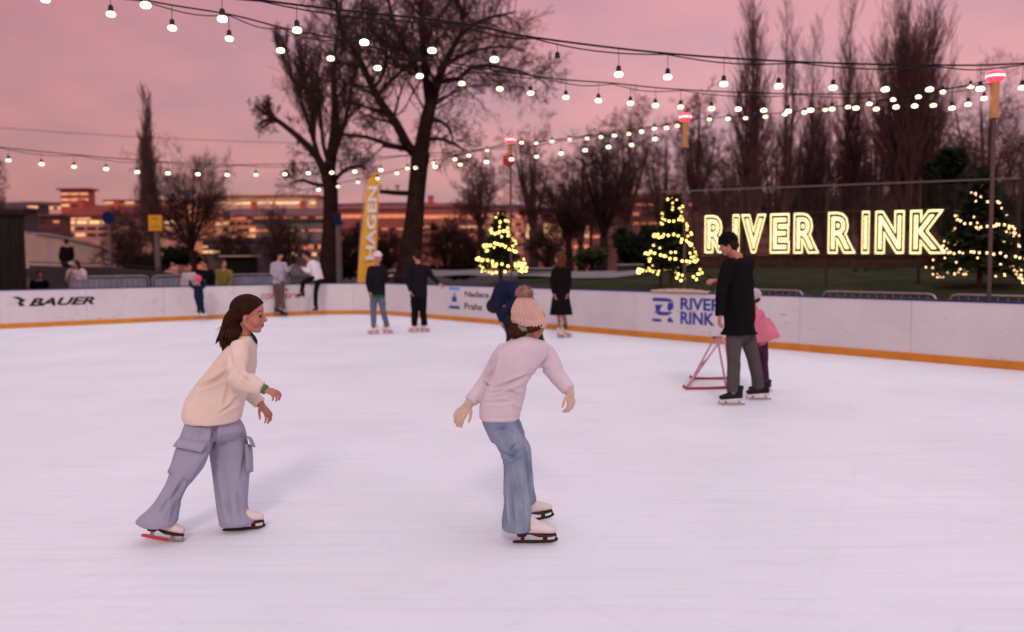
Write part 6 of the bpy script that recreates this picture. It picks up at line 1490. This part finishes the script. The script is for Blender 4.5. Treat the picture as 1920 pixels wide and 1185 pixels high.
# people behind the boards
gB = 'people standing behind the boards'
def stander(label, px, py_chin, D, face, top, bottom, hair, hat=None, k=1.0, arms='down', longhair=0, hw=13, seed=1, coat=0.0, girth=1.0, slv=1.0, hand_to=None):
    s = F / D; h0 = lambda m_: py_chin + m_ * s * k
    foot = None; cz = at(px, py_chin, D).z
    leg_end = .10; hipz = .92 * k
    zpx = lambda z: py_chin + (cz - z) * s
    J = dict(head=(px, py_chin), neck=(px, h0(.06)), sL=(px - hw, h0(.13)), sR=(px + hw, h0(.13)), hL=(px - .08 * s, zpx(max(.75, cz - .66 * k))), hR=(px + .08 * s, zpx(max(.75, cz - .66 * k))), kL=(px - .09 * s, zpx(.5)), kR=(px + .09 * s, zpx(.5)), aL=(px - .1 * s, zpx(.1)), aR=(px + .1 * s, zpx(.1)))
    if arms == 'phone': J.update(eL=(px - hw - .05 * s, h0(.40), -.15), wL=(px - .16 * s, h0(.10), -.34), eR=(px + hw + .04 * s, h0(.42), -.12), wR=(px - .02 * s, h0(.32), -.30))
    elif arms == 'rail': J.update(eL=(px - hw - 2, h0(.40), -.1), wL=(px - hw, h0(.52), -.35), eR=(px + hw + 2, h0(.40), -.1), wR=(px + hw - 2, h0(.52), -.35))
    else: J.update(eL=(px - hw - 3, h0(.42)), wL=(px - hw - 3, h0(.66), -.06), eR=(px + hw + 3, h0(.42)), wR=(px + hw + 3, h0(.66), -.06))
    return figure(label, D, J, face, top, bottom, hair=hair, hat=hat, k=k, longhair=longhair, group=gB, seed=seed, coat=coat, girth=girth, slv=slv, vox=.013)
stander('woman in a fluffy cream jacket holding up a pale phone', 143, 502, 26.0, (-.45, -.85), c_fleece, c_tan, m_hairbr, arms='phone', longhair=.1, hw=13, seed=21, girth=1.15, slv=1.25)
pc = at(134, 493, 25.6); e = thing('phone', 'pale phone held up by the woman in the fluffy jacket', 'phone', pc)
m = MB(); Rz = Matrix.Rotation(.35, 3, 'Z'); m.box(pc, (.16, .012, .085), Rz); m.build('case', c_knitw, e); m = MB(); m.box(pc + Rz @ V((.05, -.008, .02)), (.03, .006, .03), Rz); m.build('lens', m_leatherb, e)
stander('person in black crouching low behind the boards next to the kiosk', 74, 522, 25.0, (.6, -.7), c_black, c_black, m_hairdk, hw=13, seed=22, k=.92, girth=1.15)
stander('distant person in black walking down the footbridge', 125, 459, 36.5, (.5, .8), c_black, c_black, m_hairdk, hw=9, seed=23, coat=.2, girth=1.2)
stander('child with reddish hair in a pale top behind the pink-hatted child', 355, 508, 25.4, (.5, -.8), c_palegrey, c_grey, m_hairred, hw=10, seed=24, k=.85)
stander('dark-haired adult in a black jacket between the pale child and the olive jacket', 384, 501, 25.8, (-.5, -.8), c_black, c_black, m_hairdk, hw=13, seed=25, k=1.0, girth=1.2)
stander('fair-haired person in an olive yellow jacket beside the black stall', 420, 502, 26.0, (.5, -.8), c_olive, c_grey, m_hairred, hw=12, seed=26, girth=1.1, arms='rail')
